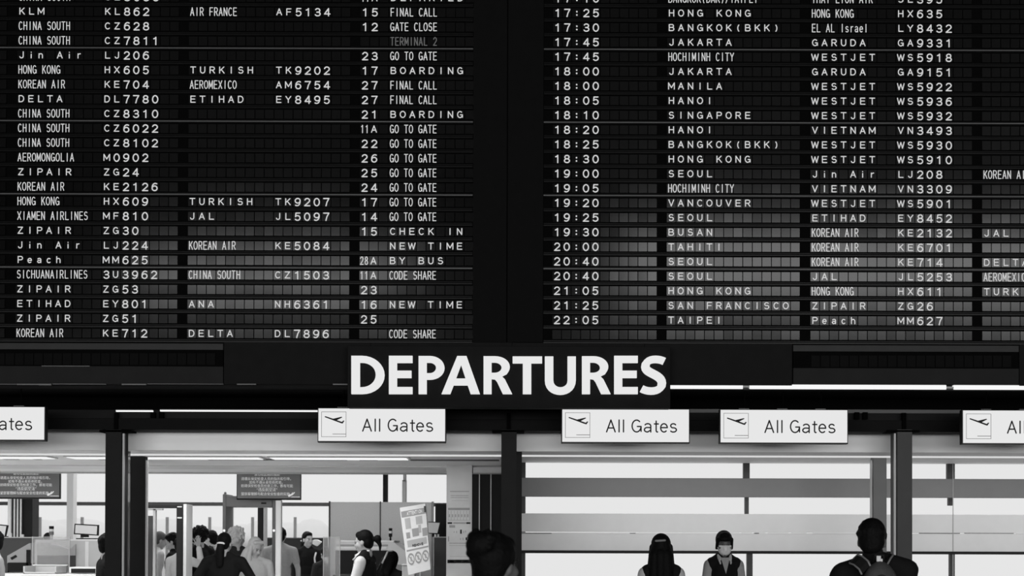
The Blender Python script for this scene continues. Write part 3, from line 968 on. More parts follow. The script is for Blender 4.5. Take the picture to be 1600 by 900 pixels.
# ---------------------------------------------------------------- checkpoint equipment
# walk-through metal detector arch
Ya = 19.6
c = at(390, 850, Ya)
r = empty('metal_detector', (c.x, Ya, 0), 'grey walk-through metal detector arch under the hanging notice board', 'metal detector')
for x0, x1 in ((347.5, 353), (425, 431)):
    a, b = at(x0, 830, Ya).x, at(x1, 830, Ya).x
    top = at(390, 772, Ya).z
    pst = MB().box(a, b, Ya, Ya + .5, 0, top).build('side_post', M['frame_grey'], r, bevel=.01)
    q = at((x0 + x1) / 2, 829, Ya)
    MB().ell((q.x, Ya - .004, q.z), (.018, .008, .018)).build('indicator_lamp', M['tube_glow'], pst)
    MB().ell(((a + b) / 2, Ya + .06, top + .012), (.018, .018, .02)).build('cap', M['frame_grey'], pst)
MB().pbox(353, 775, 425, 792, Ya, .45).build('crossbar', M['frame_grey'], r, bevel=.008)
MB().pbox(408, 785, 416, 787.5, Ya - .006, .006).build('display', M['darker'], r)
# white post next to it
o = MB().pbox(430.5, 782, 439, 1150, 17.9, .12)
a, b = at(430.5, 830, 17.9).x, at(439, 830, 17.9).x
tag(MB().box(a, b, 17.9, 18.0, 0, at(434, 782, 17.9).z).box(a + .01, b - .01, 17.897, 17.9, 0.1, at(434, 786, 17.9).z).build('white_post', M['white'], bevel=.003), 'tall plain white post beside the metal detector arch', 'post')
# dark body-scanner frame closer to the gate
Yb = 16.2
c = at(260, 850, Yb)
r = empty('screening_frame', (c.x, Yb, 0), 'tall black screening gate frame with a white edge, behind the second dark post', 'gate frame')
top = at(260, 789, Yb).z
MB().box(at(275.5, 830, Yb).x, at(286.5, 830, Yb).x, Yb, Yb + .3, 0, top).build('side_post', M['darker'], r, bevel=.005)
MB().box(at(286.7, 830, Yb).x, at(291.5, 830, Yb).x, Yb - .01, Yb + .3, 0, top + .01).build('side_edge', M['light'], r, bevel=.003)
MB().pbox(277, 791, 284, 792.6, Yb - .004, .01).pbox(277, 808, 284, 810, Yb - .004, .01).build('label_strip', M['light'], r)
MB().pbox(186, 789.5, 275.5, 793.5, Yb + .05, .2).build('crossbar', M['darker'], r)
MB().box(at(186, 830, Yb).x, at(196, 830, Yb).x, Yb, Yb + .3, 0, top).build('side_post', M['dark'], r, bevel=.005)
r = empty('glass_door', (at(236, 850, 17).x, 17.0, 0), 'narrow dark door leaf with a pale frame edge, just right of the second dark post', 'door')
MB().box(at(226, 830, 17).x, at(238.5, 830, 17).x, 17, 17.05, 0, at(232, 806, 17).z).build('leaf', M['dark'], r)
MB().box(at(239, 830, 17).x, at(243, 830, 17).x, 17, 17.06, 0, at(232, 795, 17).z).pbox(229, 794.5, 254, 797, 17, .05).build('frame', M['light'], r)

# x-ray machine behind the staff member
Yx = 18.5
c = at(570, 850, Yx)
r = empty('x_ray_machine', (c.x, Yx, 0), 'white baggage x-ray machine with a sloped hood, behind the uniformed woman in profile', 'x-ray machine')
P = lambda x, y: (at(x, y, Yx).x, at(x, y, Yx).z)
zx0 = at(570, 898, Yx).z
MB().prism([P(524, 845.5), P(613, 845.5), P(635, 862), P(636, 882), P(622, 883), P(612, 872), P(524, 872)], Yx + .02, Yx + .9).build('hood', M['column_light'], r, bevel=.006)
MB().pbox(524, 844.5, 616, 846.4, Yx, .92).pbox(524, 855, 604, 857, Yx, .1).build('edge_strip', M['steel_bright'], r)
MB().pbox(524, 850.8, 606, 853.4, Yx + .01, .1).build('vent_strip', M['grey'], r)
MB().pbox(524, 860, 606, 897, Yx + .012, .1).build('tunnel_opening', M['darker'], r)
MB().box(at(520, 880, Yx).x, at(640, 880, Yx).x, Yx, Yx + .9, zx0 - .12, zx0).build('conveyor', M['dark'], r)
for x in (530, 630):
    q = at(x, 880, Yx).x
    MB().box(q - .04, q + .04, Yx + .1, Yx + .8, 0, zx0 - .12).build('leg', M['dark'], r)
zz = at(607, 845, Yx).z
r = empty('signal_beacon', (at(607, 845, Yx).x, Yx + .3, at(607, 844.5, Yx).z), 'small signal beacon with a white middle band on the white x-ray machine', 'beacon')
bxx, byy, bz = OFF[r.name]
MB().tube([(bxx, byy, bz), (bxx, byy, bz + .05)], .012).build('stem', M['darker'], r)
MB().tube([(bxx, byy, bz + .05), (bxx, byy, bz + .095)], .024, 12).build('lower_lens', M['darker'], r)
MB().tube([(bxx, byy, bz + .095), (bxx, byy, bz + .128)], .026, 12).build('lamp_lens', M['white'], r)
MB().tube([(bxx, byy, bz + .128), (bxx, byy, bz + .165)], .024, 12).build('cap', M['darker'], r)

# acrylic screens
for x0, x1, y0, Yq, lab in ((505, 531.5, 837, 17.6, 'clear acrylic screen standing in front of the white x-ray machine'),
                           (50, 109, 838, 17.6, 'wide clear acrylic screen in front of the grey machine under the notice board')):
    c = at((x0 + x1) / 2, 850, Yq)
    r = empty('acrylic_screen', (c.x, Yq, 0), lab, 'screen')
    MB().box(at(x0, 860, Yq).x, at(x1, 860, Yq).x, Yq, Yq + .01, .7, at(c.x, y0, Yq).z).build('panel', M['acrylic'], r)
    e = MB()
    for x in (x0, x1 - 1):
        e.box(at(x, 860, Yq).x, at(x + .8, 860, Yq).x, Yq - .004, Yq + .014, .7, at(c.x, y0, Yq).z)
    e.build('edge', M['light'], r)
    MB().box(at(x0, 860, Yq).x, at(x1, 860, Yq).x, Yq - .15, Yq + .15, 0, .7).build('base', M['grey'], r, bevel=.01)

# grey partition panels near the windows
Yp = 20.5
r = empty('partition', (at(597, 850, Yp).x, Yp, 0), 'pale grey fabric partition panels standing in front of the windows', 'partition')
for x0, x1 in ((516, 593.3), (595, 674)):
    MB().box(at(x0, 820, Yp).x, at(x1, 820, Yp).x, Yp, Yp + .04, .1, at(595, 784.5, Yp).z).build('panel', M['fabric_panel'], r, bevel=.004)
for x0, x1 in ((513.6, 515.8), (593.4, 594.9), (674.2, 677.5)):
    MB().box(at(x0, 820, Yp).x, at(x1, 820, Yp).x, Yp - .01, Yp + .05, 0, at(595, 783.5, Yp).z).build('post', M['mullion'] if x0 < 600 else M['grey'], r)
# low dark partition behind the queue
Yd = 28.0
r = empty('low_partition', (at(455, 850, Yd).x, Yd, 0), 'low dark partition behind the man in the grey shirt', 'partition')
MB().box(at(405, 850, Yd).x, at(512, 850, Yd).x, Yd, Yd + .06, 0, at(455, 841.5, Yd).z).build('panel', M['darker'], r)
MB().box(at(405, 850, Yd).x, at(512, 850, Yd).x, Yd - .01, Yd + .07, at(455, 841.5, Yd).z, at(455, 840, Yd).z).build('cap_rail', M['dark'], r)
# dark cabinets right of the partition
Yk = 19.6
a, b = at(678, 850, Yk).x, at(700, 850, Yk).x
r = empty('service_cabinet', ((a + b) / 2, Yk, 0), 'dark grey cabinet with a pale top edge beside the postered pillar', 'cabinet')
zc = at(690, 840, Yk).z
MB().box(a, b, Yk, Yk + .5, 0, zc).build('body', M['dark'], r)
MB().box(a - .01, b, Yk - .01, Yk + .5, zc, zc + .012).build('worktop', M['light'], r)
tag(MB().box(at(680, 800, 20.3).x, at(700, 800, 20.3).x, 20.3, 20.7, 0, at(690, 787, 20.3).z).build('tall_cabinet', M['darker'], bevel=.005), 'tall black cabinet behind the tablet, beside the postered pillar', 'cabinet')
# tablet on the cabinet
r = empty('tablet_stand', (at(687, 840, 19.7).x, 19.7, zc + .012), 'small tilted tablet with a bright page on the dark cabinet', 'tablet')
P = lambda x, y, Y: (at(x, y, Y).x, at(x, y, Y).z)
MB().prism([P(669, 815, 19.72), P(688.5, 815.5, 19.72), P(684.5, 834.5, 19.72), P(668, 833.5, 19.72)], 19.72, 19.74).build('casing', M['darker'], r)
MB().prism([P(669, 816.3, 19.71), P(687, 817, 19.71), P(683.3, 833, 19.71), P(669, 832.5, 19.71)], 19.712, 19.72).build('screen', M['paper_white'], r)
MB().tube([(at(677, 834, 19.74).x, 19.75, at(677, 828, 19.74).z), (at(677, 840, 19.74).x, 19.78, zc + .012)], .02).build('foot', M['darker'], r)
for i, (x0, x1, y0) in enumerate(((678.5, 681.5, 835.2), (683.5, 686, 834.8))):
    tag(MB().box(at(x0, 838, 19.64).x, at(x1, 838, 19.64).x, 19.62, 19.66, zc + .012, at(x0, y0, 19.64).z).build('card', M['white']), ['small white card propped under the tablet', 'small white card by the pillar side of the tablet'][i], 'card', 'cards by the tablet')

# pillar with taped posters
Yl = 17.0
pa, pb = at(697.5, 800, Yl).x, at(737.5, 800, Yl).x
struct('column_13', MB().box(pa, pb, Yl, Yl + .4, 0, ZC), M['band_light'])
PC = [('paper_notice', 701, 767, 734, 793, 'creased paper notice at the top of the pillar, with faint text lines', [(703, 767.3, 733, 768.5, 'grey'), (704, 774, 732, 774.8, 'grey'), (704, 777, 732, 777.7, 'grey'), (706, 782, 731, 782.5, 'light')]),
      ('table_notice', 699, 793, 735, 814, 'paper notice with a narrow ruled table on the pillar', [(700, 793.5, 734, 797, 'grey')] + [(700 + 4.8 * i, 798, 700.5 + 4.8 * i, 813, 'grey') for i in range(8)] + [(701.5 + 4.8 * i, 803.5, 703 + 4.8 * i, 808, 'grey') for i in range(7)] + [(700, 812.6, 734, 813.2, 'grey')]),
      ('chart_notice', 699, 815.4, 735.5, 849.5, 'paper notice with a black heading bar and small figures on the pillar', [(699.3, 816, 706.5, 818.6, 'ink'), (708, 816.2, 728, 818.4, 'grey'), (728.5, 816, 735, 818.6, 'ink'), (702, 820.5, 711, 824.5, 'grey'), (709, 830, 710, 832.5, 'grey'), (713, 829.5, 714, 833, 'grey'), (719, 827.5, 721.5, 834, 'ink'), (724, 829.5, 725, 833, 'grey'), (727, 829, 728, 832, 'grey'), (719, 841, 720, 843.5, 'grey'), (723, 840, 724, 844, 'grey'), (727.5, 839.5, 730, 844, 'ink'), (700, 838, 701.5, 846, 'grey'), (702, 848.3, 734, 849.3, 'grey')]),
      ('footer_notice', 698.6, 850, 736, 880.5, 'paper notice with a dark footer strip, lowest on the pillar', [(699, 874.6, 735.6, 880, 'ink'), (702, 876, 709, 878, 'grey'), (713, 876, 721, 877.4, 'light'), (724, 876, 731, 877.6, 'light'), (731, 862, 733.5, 869.5, 'grey'), (702, 852, 732, 852.8, 'light'), (712, 860, 721, 863, 'white'), (703, 869, 730, 869.6, 'light')])]
for nm, x0, y0, x1, y1, lab, marks in PC:
    cx, cy = (x0 + x1) / 2, (y0 + y1) / 2
    p = at(cx, y1, Yl)
    r = empty(nm, (p.x, Yl, p.z), lab, 'notice')
    sh = MB().pbox(x0, y0, x1, y1, Yl - .003, .003).build('sheet', M['paper'], r)
    by = {}
    for a0, b0, a1, b1, mm in marks:
        by.setdefault(mm, MB()).pbox(a0, b0, a1, b1, Yl - .0045, .0015)
    for mm, mb in by.items():
        mb.build('printing', M[mm], sh)

# ATTENTION poster stand (a leaning board on a foot)
Yt = 16.4
P = lambda x, y: at(x, y, Yt)
c = at(655, 900, Yt)
r = empty('poster_stand', (c.x, Yt, 0), 'leaning white poster board headed ATTENTION with pictures and three prohibition rings', 'poster stand')
p00, p10, p11, p01 = (624.5, 793.5), (666.0, 786.5), (674.2, 889.5), (638.0, 898.5)      # corners clockwise


def U(u, v, y=0.0):
    a = [p00[i] * (1 - u) * (1 - v) + p10[i] * u * (1 - v) + p11[i] * u * v + p01[i] * (1 - u) * v for i in (0, 1)]
    q = at(a[0], a[1], Yt)
    return Vector((q.x, Yt + y, q.z))


def slab(mb, u0, v0, u1, v1, ya, yb):
    q = [U(u0, v0), U(u1, v0), U(u1, v1), U(u0, v1)]
    mb.add([(p.x, Yt + ya, p.z) for p in q] + [(p.x, Yt + yb, p.z) for p in q], [(0, 1, 2, 3), (7, 6, 5, 4), (0, 4, 5, 1), (1, 5, 6, 2), (2, 6, 7, 3), (3, 7, 4, 0)])
    return mb


bd = slab(MB(), 0, 0, 1, 1, 0, .03).build('board', M['paper_white'], r)
slab(MB(), .965, .0, .99, 1, -.002, .0).build('edge', M['dark'], bd)
slab(MB(), .03, .06, .97, .15, -.002, 0).build('header_band', M['grey'], bd)
slab(MB(), .90, .035, .985, .13, -.0025, 0).build('corner_clip', M['dark'], bd)
tx = MB()
for i, ch in enumerate('ATTENTION'):
    glyph(tx, ch, .27 + i * .065, -.125, .05, .045, .014, lambda a, b, k: U(a, -b, -.004 - .0001 * k))
tx.build('heading_lettering', M['paper_white'], bd)
pc_ = MB()
for u0, v0, u1, v1 in ((.13, .17, .34, .33), (.55, .17, .80, .29), (.62, .30, .72, .42)):
    slab(pc_, u0, v0, u1, v1, -.002, 0)
pc_.build('pale_picture', M['light'], bd)
pc_ = MB()
for u0, v0, u1, v1 in ((.12, .38, .27, .47), (.36, .34, .62, .46), (.76, .36, .95, .48)):
    slab(pc_, u0, v0, u1, v1, -.0025, 0)
pc_.build('dark_picture', M['grey'], bd)
slab(MB(), .12, .50, .9, .60, -.002, 0).build('caption_panel', M['light'], bd)
tx = MB()
for i, ch in enumerate('REMOVE'):
    glyph(tx, ch, .34 + i * .075, -.605, .055, .03, .012, lambda a, b, k: U(a, -b, -.004 - .0001 * k))
tx.build('caption_lettering', M['dark'], bd)
slab(MB(), .06, .635, .95, .66, -.002, 0).build('rule_band', M['grey'], bd)
for u in (.2, .5, .8):
    rg = MB()
    ribbon(rg, arc(u, -.78, .125, .075, 0, 360, 24), .03, lambda a, b: U(a, -b, -.003))
    ribbon(rg, [(u - .08, -.73), (u + .08, -.83)], .022, lambda a, b: U(a, -b, -.0032))
    rg.build('prohibition_ring', M['grey'], bd)
    slab(MB(), u - .035, .745, u + .035, .815, -.002, 0).build('pictogram', M['light'], bd)
st = MB()
q = U(.5, 1)
st.tube([(q.x, Yt + .06, q.z + .2), (q.x, Yt + .06, .03)], .015)
st.build('pole', M['light'], r)
MB().box(q.x - .25, q.x + .25, Yt - .12, Yt + .25, 0, .03).build('foot', M['dark'], r, bevel=.006)
r = empty('white_pedestal', (at(633, 890, 16.9).x, 16.9, 0), 'pale pedestal box low behind the leaning ATTENTION board', 'box')
MB().box(at(628, 890, 16.9).x, at(648, 890, 16.9).x, 16.9, 17.2, 0, at(636, 883, 16.9).z).build('body', M['light'], r, bevel=.01)
MB().box(at(627, 890, 16.9).x, at(649, 890, 16.9).x, 16.88, 17.22, at(636, 883, 16.9).z, at(636, 881.5, 16.9).z).build('lid', M['white'], r)

# machines at the far left
Ym = 18.6
P = lambda x, y: (at(x, y, Ym).x, at(x, y, Ym).z)
r = empty('baggage_scanner', (at(40, 850, Ym).x, Ym, 0), 'dark grey baggage scanner with a pale sloped side, below the black column', 'scanner')
MB().prism([P(-30, 839.8), P(49, 839.5), P(49, 848), P(12, 868), P(12, 920), P(-30, 920)], Ym, Ym + .8).build('hood', M['dark'], r)
MB().prism([P(12, 868.5), P(46, 849), P(49, 848.5), P(49, 880), P(12, 880)], Ym - .02, Ym + .7).build('side_panel', M['grey'], r)
MB().prism([P(17, 871.5), P(25.5, 866.8), P(28, 870), P(19.5, 875)], Ym - .026, Ym - .02).build('handle', M['darker'], r)
MB().pbox(41, 859, 47.5, 884, Ym - .03, .1).build('vent', M['darker'], r)
MB().pbox(12, 879, 44, 892, Ym - .03, .3).build('roller_bed', M['darker'], r)
MB().pbox(-30, 839, 49, 840.4, Ym - .01, .8).build('top_edge', M['light'], r)
q = at(30, 880, Ym)
MB().box(at(-25, 880, Ym).x, at(45, 880, Ym).x, Ym + .05, Ym + .7, 0, at(30, 891, Ym).z).build('base', M['dark'], r)
Ym2 = 18.0
P = lambda x, y: (at(x, y, Ym2).x, at(x, y, Ym2).z)
r = empty('x_ray_machine', (at(110, 850, Ym2).x, Ym2, 0), 'pale steel x-ray machine with a dark tunnel, below the tilted monitor', 'x-ray machine')
MB().box(at(54, 860, Ym2).x, at(159, 860, Ym2).x, Ym2, Ym2 + .9, .3, at(100, 843, Ym2).z).build('body', M['light'], r, bevel=.015)
MB().pbox(58, 858, 118, 893, Ym2 - .012, .02).build('tunnel_opening', M['dark'], r)
MB().prism([P(66, 848), P(84, 848.5), P(112, 857), P(119, 850), P(119, 868), P(58, 868), P(58, 850)], Ym2 - .03, Ym2 - .012).build('hood', M['grey'], r)
MB().tube([(at(82, 849.5, Ym2).x, Ym2 - .05, at(82, 849.5, Ym2).z), (at(95, 852, Ym2).x, Ym2 - .05, at(95, 852, Ym2).z), (at(109, 857, Ym2).x, Ym2 - .05, at(109, 857, Ym2).z)], .008).build('hood_rail', M['white'], r)
MB().pbox(108, 842.5, 157, 845, Ym2 - .01, .9).build('top_edge', M['white'], r)
MB().pbox(133, 846, 138.5, 889, Ym2 - .006, .01).build('steel_reflection', M['white'], r)  # white strip painted in for the upright reflection on the steel
for x in (60, 152):
    q = at(x, 880, Ym2).x
    MB().box(q - .05, q + .05, Ym2 + .1, Ym2 + .8, 0, .3).build('leg', M['dark'], r)
ztop = at(100, 843, Ym2).z
# tilted monitor on it
c = at(134.5, 841, Ym2 + .3)
r = empty('monitor', (c.x, Ym2 + .3, ztop), 'tilted widescreen monitor with a black frame on the pale x-ray machine', 'monitor')
Yv = Ym2 + .3
P = lambda x, y: (at(x, y, Yv).x, at(x, y, Yv).z)
MB().prism([P(116.5, 818.2), P(153.8, 820.2), P(153.2, 837), P(115.2, 834.8)], Yv, Yv + .04).build('casing', M['darker'], r)
MB().prism([P(118.2, 820), P(152, 822), P(151.2, 835.2), P(117.4, 833)], Yv - .004, Yv).build('screen', M['screen'], r)
MB().pbox(126, 834, 138, 839.5, Yv + .01, .03).build('neck', M['darker'], r)
MB().box(at(120, 840, Yv).x, at(149, 840, Yv).x, Yv - .03, Yv + .12, ztop + .004, ztop + .02).build('base', M['darker'], r)
r = empty('monitor', (at(2, 840, Ym).x, Ym + .3, at(2, 839.5, Ym).z), 'monitor cut off by the picture edge, on the dark scanner', 'monitor')
P = lambda x, y: (at(x, y, Ym + .3).x, at(x, y, Ym + .3).z)
MB().prism([P(-28, 817), P(12.2, 820.5), P(8.5, 838.8), P(-28, 838.8)], Ym + .3, Ym + .34).build('casing', M['darker'], r)
MB().prism([P(-26, 819), P(10, 822), P(7, 838), P(-26, 838)], Ym + .296, Ym + .3).build('screen', M['paper_white'], r)
MB().pbox(-20, 837.5, 5, 839.0, Ym + .28, .2).build('foot', M['darker'], r)
# beacon on it
zb = at(80, 839, Ym2).z
r = empty('signal_beacon', (at(80.3, 843, Ym2 + .5).x, Ym2 + .5, ztop), 'signal beacon with a black cap and white lens on the pale steel machine', 'beacon')
q = OFF[r.name]
ta = at(80, 822, Ym2 + .5).z
for nm, f0, f1, rad, mm in (('stem', 0, .35, .02, 'light'), ('lower_lens', .35, .6, .03, 'frame_grey'), ('lamp_lens', .6, .78, .028, 'white'), ('cap', .78, 1, .03, 'darker')):
    MB().tube([(q.x, q.y, q.z + (ta - q.z) * f0), (q.x, q.y, q.z + (ta - q.z) * f1)], rad, 12).build(nm, M[mm], r)
o = MB().ell((at(75, 838, Ym2 + .7).x, Ym2 + .7, ztop + .02), (.065, .05, .075)).build('dark_cap', M['darker'], smooth=True)
tag(o, 'small black rounded cap lying on the pale steel machine', 'cap')
# small cards on the dark scanner
for i, (x, y) in enumerate(((16, 833), (35, 835))):
    q = at(x, 839, Ym + .1)
    tag(MB().box(q.x - .012, q.x + .012, Ym + .1, Ym + .13, at(x, 839, Ym + .1).z, at(x, y, Ym + .1).z).build('card', M['white']), ['small white card on the dark scanner beside the pipes', 'small white card on the dark scanner below the black column'][i], 'card', 'cards on the dark scanner')
# tray and boxed screen nearer the gate
Yz = 16.6
P = lambda x, y: (at(x, y, Yz).x, at(x, y, Yz).z)
zt_ = at(60, 897, Yz).z
r = empty('inspection_table', (at(75, 900, Yz).x, Yz + .3, 0), 'white inspection table along the bottom of the picture', 'table')
MB().box(at(-20, 900, Yz).x, at(150, 900, Yz).x, Yz, Yz + .7, zt_ - .04, zt_).build('tabletop', M['white'], r, bevel=.008)
for x in (-15, 145):
    q = at(x, 900, Yz).x
    for y in (.05, .6):
        MB().box(q - .02, q + .02, Yz + y, Yz + y + .05, 0, zt_ - .04).build('leg', M['frame_grey'], r)
r = empty('tray', (at(62, 895, Yz).x, Yz + .3, zt_), 'pale plastic tray with a raised rim on the white table', 'tray')
a, b = at(36, 890, Yz + .1).x, at(88, 890, Yz + .1).x
zq = at(60, 884.5, Yz + .1).z
MB().box(a, b, Yz + .1, Yz + .5, zt_, zt_ + .01).box(a, a + .02, Yz + .1, Yz + .5, zt_, zq).box(b - .02, b, Yz + .1, Yz + .5, zt_, zq).box(a, b, Yz + .48, Yz + .5, zt_, zq).box(a, b, Yz + .1, Yz + .12, zt_, zq - .07).build('basin', M['light'], r, bevel=.004)
MB().box(a - .01, b + .01, Yz + .47, Yz + .52, zq, zq + .012).build('rim', M['white'], r)
r = empty('screen_box', (at(129, 895, Yz).x, Yz + .2, zt_), 'box with a white rim and a black front on the white inspection table', 'box')
MB().box(at(108, 890, Yz + .1).x, at(150, 890, Yz + .1).x, Yz + .1, Yz + .4, zt_ + .012, at(128, 886, Yz + .1).z).build('body', M['white'], r, bevel=.006)
MB().pbox(111, 888.5, 149, 895.5, Yz + .094, .006).build('front', M['darker'], r)

# ---------------------------------------------------------------- people
VB, VG = .0095, .012


def hand(mb, wrist, d, nrm, side, curl=.35, spread=.0):
    """palm, four unequal bent fingers and a thumb; d along the forearm, nrm out of the palm, side towards the thumb"""
    d, nrm = d.normalized(), nrm.normalized()
    side = (side - d * side.dot(d)).normalized()
    for k in (-.026, -.009, .009, .026):
        mb.cap(wrist + side * k * .6, .015, wrist + d * .085 + side * k, .0135, 8)
    for k, ln in ((.029, .066), (.010, .076), (-.010, .070), (-.028, .054)):
        base = wrist + d * .088 + side * k
        dd = (d + side * k * spread * 12).normalized()
        p1 = base + (dd * math.cos(curl * .6) + nrm * math.sin(curl * .6)) * ln * .5
        p2 = p1 + (dd * math.cos(curl * 1.4) + nrm * math.sin(curl * 1.4)) * ln * .5
        mb.cap(base, .0098, p1, .0090, 8)
        mb.cap(p1, .0090, p2, .0078, 8)
    t0 = wrist + d * .025 + side * .028
    t1 = t0 + (d * .6 + side * .75 + nrm * .2).normalized() * .042
    t2 = t1 + (d * .9 + side * .35 + nrm * .2).normalized() * .032
    mb.cap(t0, .013, t1, .0105, 8)
    mb.cap(t1, .0105, t2, .0085, 8)


def person(label, hpx, hpy, Y, yaw, H=None, lean=0, hyaw=0, hpitch=0, hroll=0, arms=None, top='cloth_dark', sleeve='long', vest=None,
           hair='short', hairm='hair_black', skin='skin', bottom='cloth_dark', mask=False, collar=None, hood=None, open_hand=None, wide=1.0, hem=.88, group=None, yoff=0, topname=None, highneck=False, bulky=False):
    hc = at(hpx, hpy, Y)
    L0 = math.radians(lean)
    H = hc.z / ((.92 + .683 * math.cos(L0) - .015 * math.sin(L0)) / 1.72)
    s = H / 1.72
    L = math.radians(lean)
    hipz = .92 * s

    def T(p):
        p = Vector(p) * s
        if p.z > hipz and L:
            q = Matrix.Rotation(-L, 3, 'X') @ Vector((p.x, p.y, p.z - hipz))
            return Vector((q.x, q.y, q.z + hipz))
        return p
    head_local = T((0, .015, 1.603))
    rot = Matrix.Rotation(math.radians(yaw), 3, 'Z')
    off = rot @ head_local
    root = bpy.data.objects.new('person', None)
    root.empty_display_size = .1
    root.location = (hc.x - off.x, hc.y - off.y, 0)
    root.rotation_euler = (0, 0, math.radians(yaw))
    if lean and H is not None:
        pass
    COL.objects.link(root)
    tag(root, label, 'person', group)
    MH = Matrix.Translation(head_local) @ Euler((-math.radians(hpitch) - L * .6, math.radians(hroll), math.radians(hyaw)), 'XYZ').to_matrix().to_4x4() @ Matrix.Scale(s * 1.02, 4)
    A = {'L': ((-.235, -.02, 1.12), (-.25, .05, .87)), 'R': ((.235, -.02, 1.12), (.25, .05, .87))}
    A = {k: tuple((p[0] * wide, p[1], p[2]) for p in v) for k, v in A.items()}
    if arms: A.update(arms)

    def torso(mb, g, z_hem=None):
        zh = z_hem or .84
        w_ = wide
        mb.ell(T((0, 0, 1.28)), Vector(((.158 * w_ + g) * s, (.108 + g) * s, (.19 + g * .5) * s)), Matrix.Rotation(-L, 3, 'X'))
        mb.ell(T((0, .0, 1.09)), Vector(((.138 * w_ + g) * s, (.098 + g) * s, .20 * s)), Matrix.Rotation(-L, 3, 'X'))
        mb.ell(T((0, -.005, .95)), Vector(((.158 * w_ + g) * s, (.112 + g) * s, (.95 - zh + .02) * s)), Matrix.Rotation(-L * .5, 3, 'X'))
        mb.cap(T((-.135 * w_, -.01, 1.395)), (.058 + g) * s, T((.135 * w_, -.01, 1.395)), (.058 + g) * s)
        for q in (-1, 1):
            mb.cap(T((q * .125 * w_, -.015, 1.405)), (.042 + g) * s, T((q * .03, -.012, 1.465)), (.046 + g * .7) * s)

    def arm(mb, k, g, upto=1.0):
        q = -1 if k == 'L' else 1
        sh = T((q * .178 * wide, -.01, 1.385))
        el, wr = T(A[k][0]), T(A[k][1])
        if upto <= .5:
            mb.cap(sh, (.054 + g) * s, sh + (el - sh) * upto * 2, (.046 + g) * s)
        else:
            mb.cap(sh, (.054 + g) * s, el, (.040 + g) * s)
            mb.cap(el, (.040 + g) * s, el + (wr - el) * ((upto - .5) * 2), (.028 + g * .9) * s)

    # body: one continuous surface
    b = MB()
    torso(b, 0)
    b.cap(T((0, -.012, 1.43)), .058 * s, T((0, .0, 1.55)), .054 * s)
    for k in 'LR':
        arm(b, k, 0)
        q = -1 if k == 'L' else 1
        el, wr = T(A[k][0]), T(A[k][1])
        d = (wr - el).normalized()
        if open_hand == k:
            hand(b, wr, Vector((0, -.1, 1)), Vector((0, 1, 0)), Vector((-q, 0, .2)), .15, .5)
        else:
            hand(b, wr, d, Vector((-q, .2, 0)), Vector((0, 1, 0)), .5)
        hip, kn, an = T((q * .085, 0, .88)), T((q * .092, .012, .49)), T((q * .095, -.02, .085))
        b.cap(hip, .088 * s, kn, .056 * s)
        b.cap(kn, .056 * s, an, .038 * s)
        b.cap(an + Vector((0, -.02, -.045)) * s, .036 * s, Vector((q * .105, .13, .036)) * s, .034 * s)
    hd = MB()
    hd.ell((0, -.012, .03), (.075, .094, .092))
    hd.ell((0, .020, -.035), (.061, .070, .083))
    hd.ell((0, .062, -.094), (.024, .022, .02))
    hd.cap((0, .086, .004), .0085, (0, .104, -.034), .0125, 8)
    hd.ell((0, .078, .018), (.048, .013, .009))
    for q in (-1, 1):
        hd.ell((q * .077, -.008, -.014), (.010, .020, .032))
        hd.ell((q * .012, .092, -.038), (.010, .010, .008))
        hd.ell((q * .040, .060, -.03), (.024, .024, .03))
    hd.ell((0, .084, -.064), (.024, .009, .010))
    hd.cap((0, -.012, -.06), .052, (0, -.03, -.14), .055)
    hd.xf(MH)
    b.add(hd.v, hd.f)
    body = b.build('body', M[skin], root, local=True, remesh=VB, iters=3)
    # eyes, brows, lips
    e = MB()
    for q in (-1, 1):
        e.ell((q * .031, .0865, .000), (.012, .006, .0055), nu=8, nv=6)
        e.cap((q * .018, .0925, .021), .0035, (q * .046, .083, .022), .003, 6)
    e.xf(MH)
    e.build('eyes', M['eye'], root, local=True, smooth=True)
    if not mask:
        MB().ell((0, .0925, -.064), (.021, .004, .0065), nu=10, nv=6).xf(MH).build('lips', M['lip'], root, local=True, smooth=True)
    else:
        m_ = MB()
        m_.ell((0, .041, -.055), (.066, .071, .060))
        for q in (-1, 1):
            m_.cap((q * .056, .065, -.014), .012, (0, .103, -.012), .012, 8)
        m_.ell((0, .098, -.042), (.026, .026, .032))
        m_.cap((-.058, .05, -.05), .010, (-.076, -.005, -.02), .004, 6)
        m_.cap((.058, .05, -.05), .010, (.076, -.005, -.02), .004, 6)
        m_.xf(MH).build('face_mask', M['mask'], root, local=True, remesh=.008)
    # hair
    h = MB()
    rn = random.Random(sum(map(ord, label)))
    if hair != 'none':
        h.ell((0, -.024, .044), (.086, .096, .094))
        h.ell((0, -.050, -.005), (.080, .066, .085))
        h.ell((0, .035, .082), (.062, .044, .042))
    if hair == 'short':
        for i in range(70):
            v = Vector((rn.gauss(0, 1), rn.gauss(-.3, 1), rn.gauss(.5, .8))).normalized()
            if (v.y > .35 and v.z < .5) or v.z < -.35: continue
            h.ell(Vector((v.x * .074, -.022 + v.y * .084, .042 + v.z * .080)), rn.uniform(.013, .022), nu=8, nv=6)
        h.ell((0, -.065, -.035), (.066, .045, .055))
        for q in (-1, 1):
            h.cap((q * .073, .015, .04), .018, (q * .076, .016, -.005), .008, 8)
    if hair == 'bowl':
        h.ell((0, .036, .058), (.072, .062, .042))
        for q in (-1, 1):
            h.cap((q * .066, .035, .05), .022, (q * .076, .0, -.045), .014)
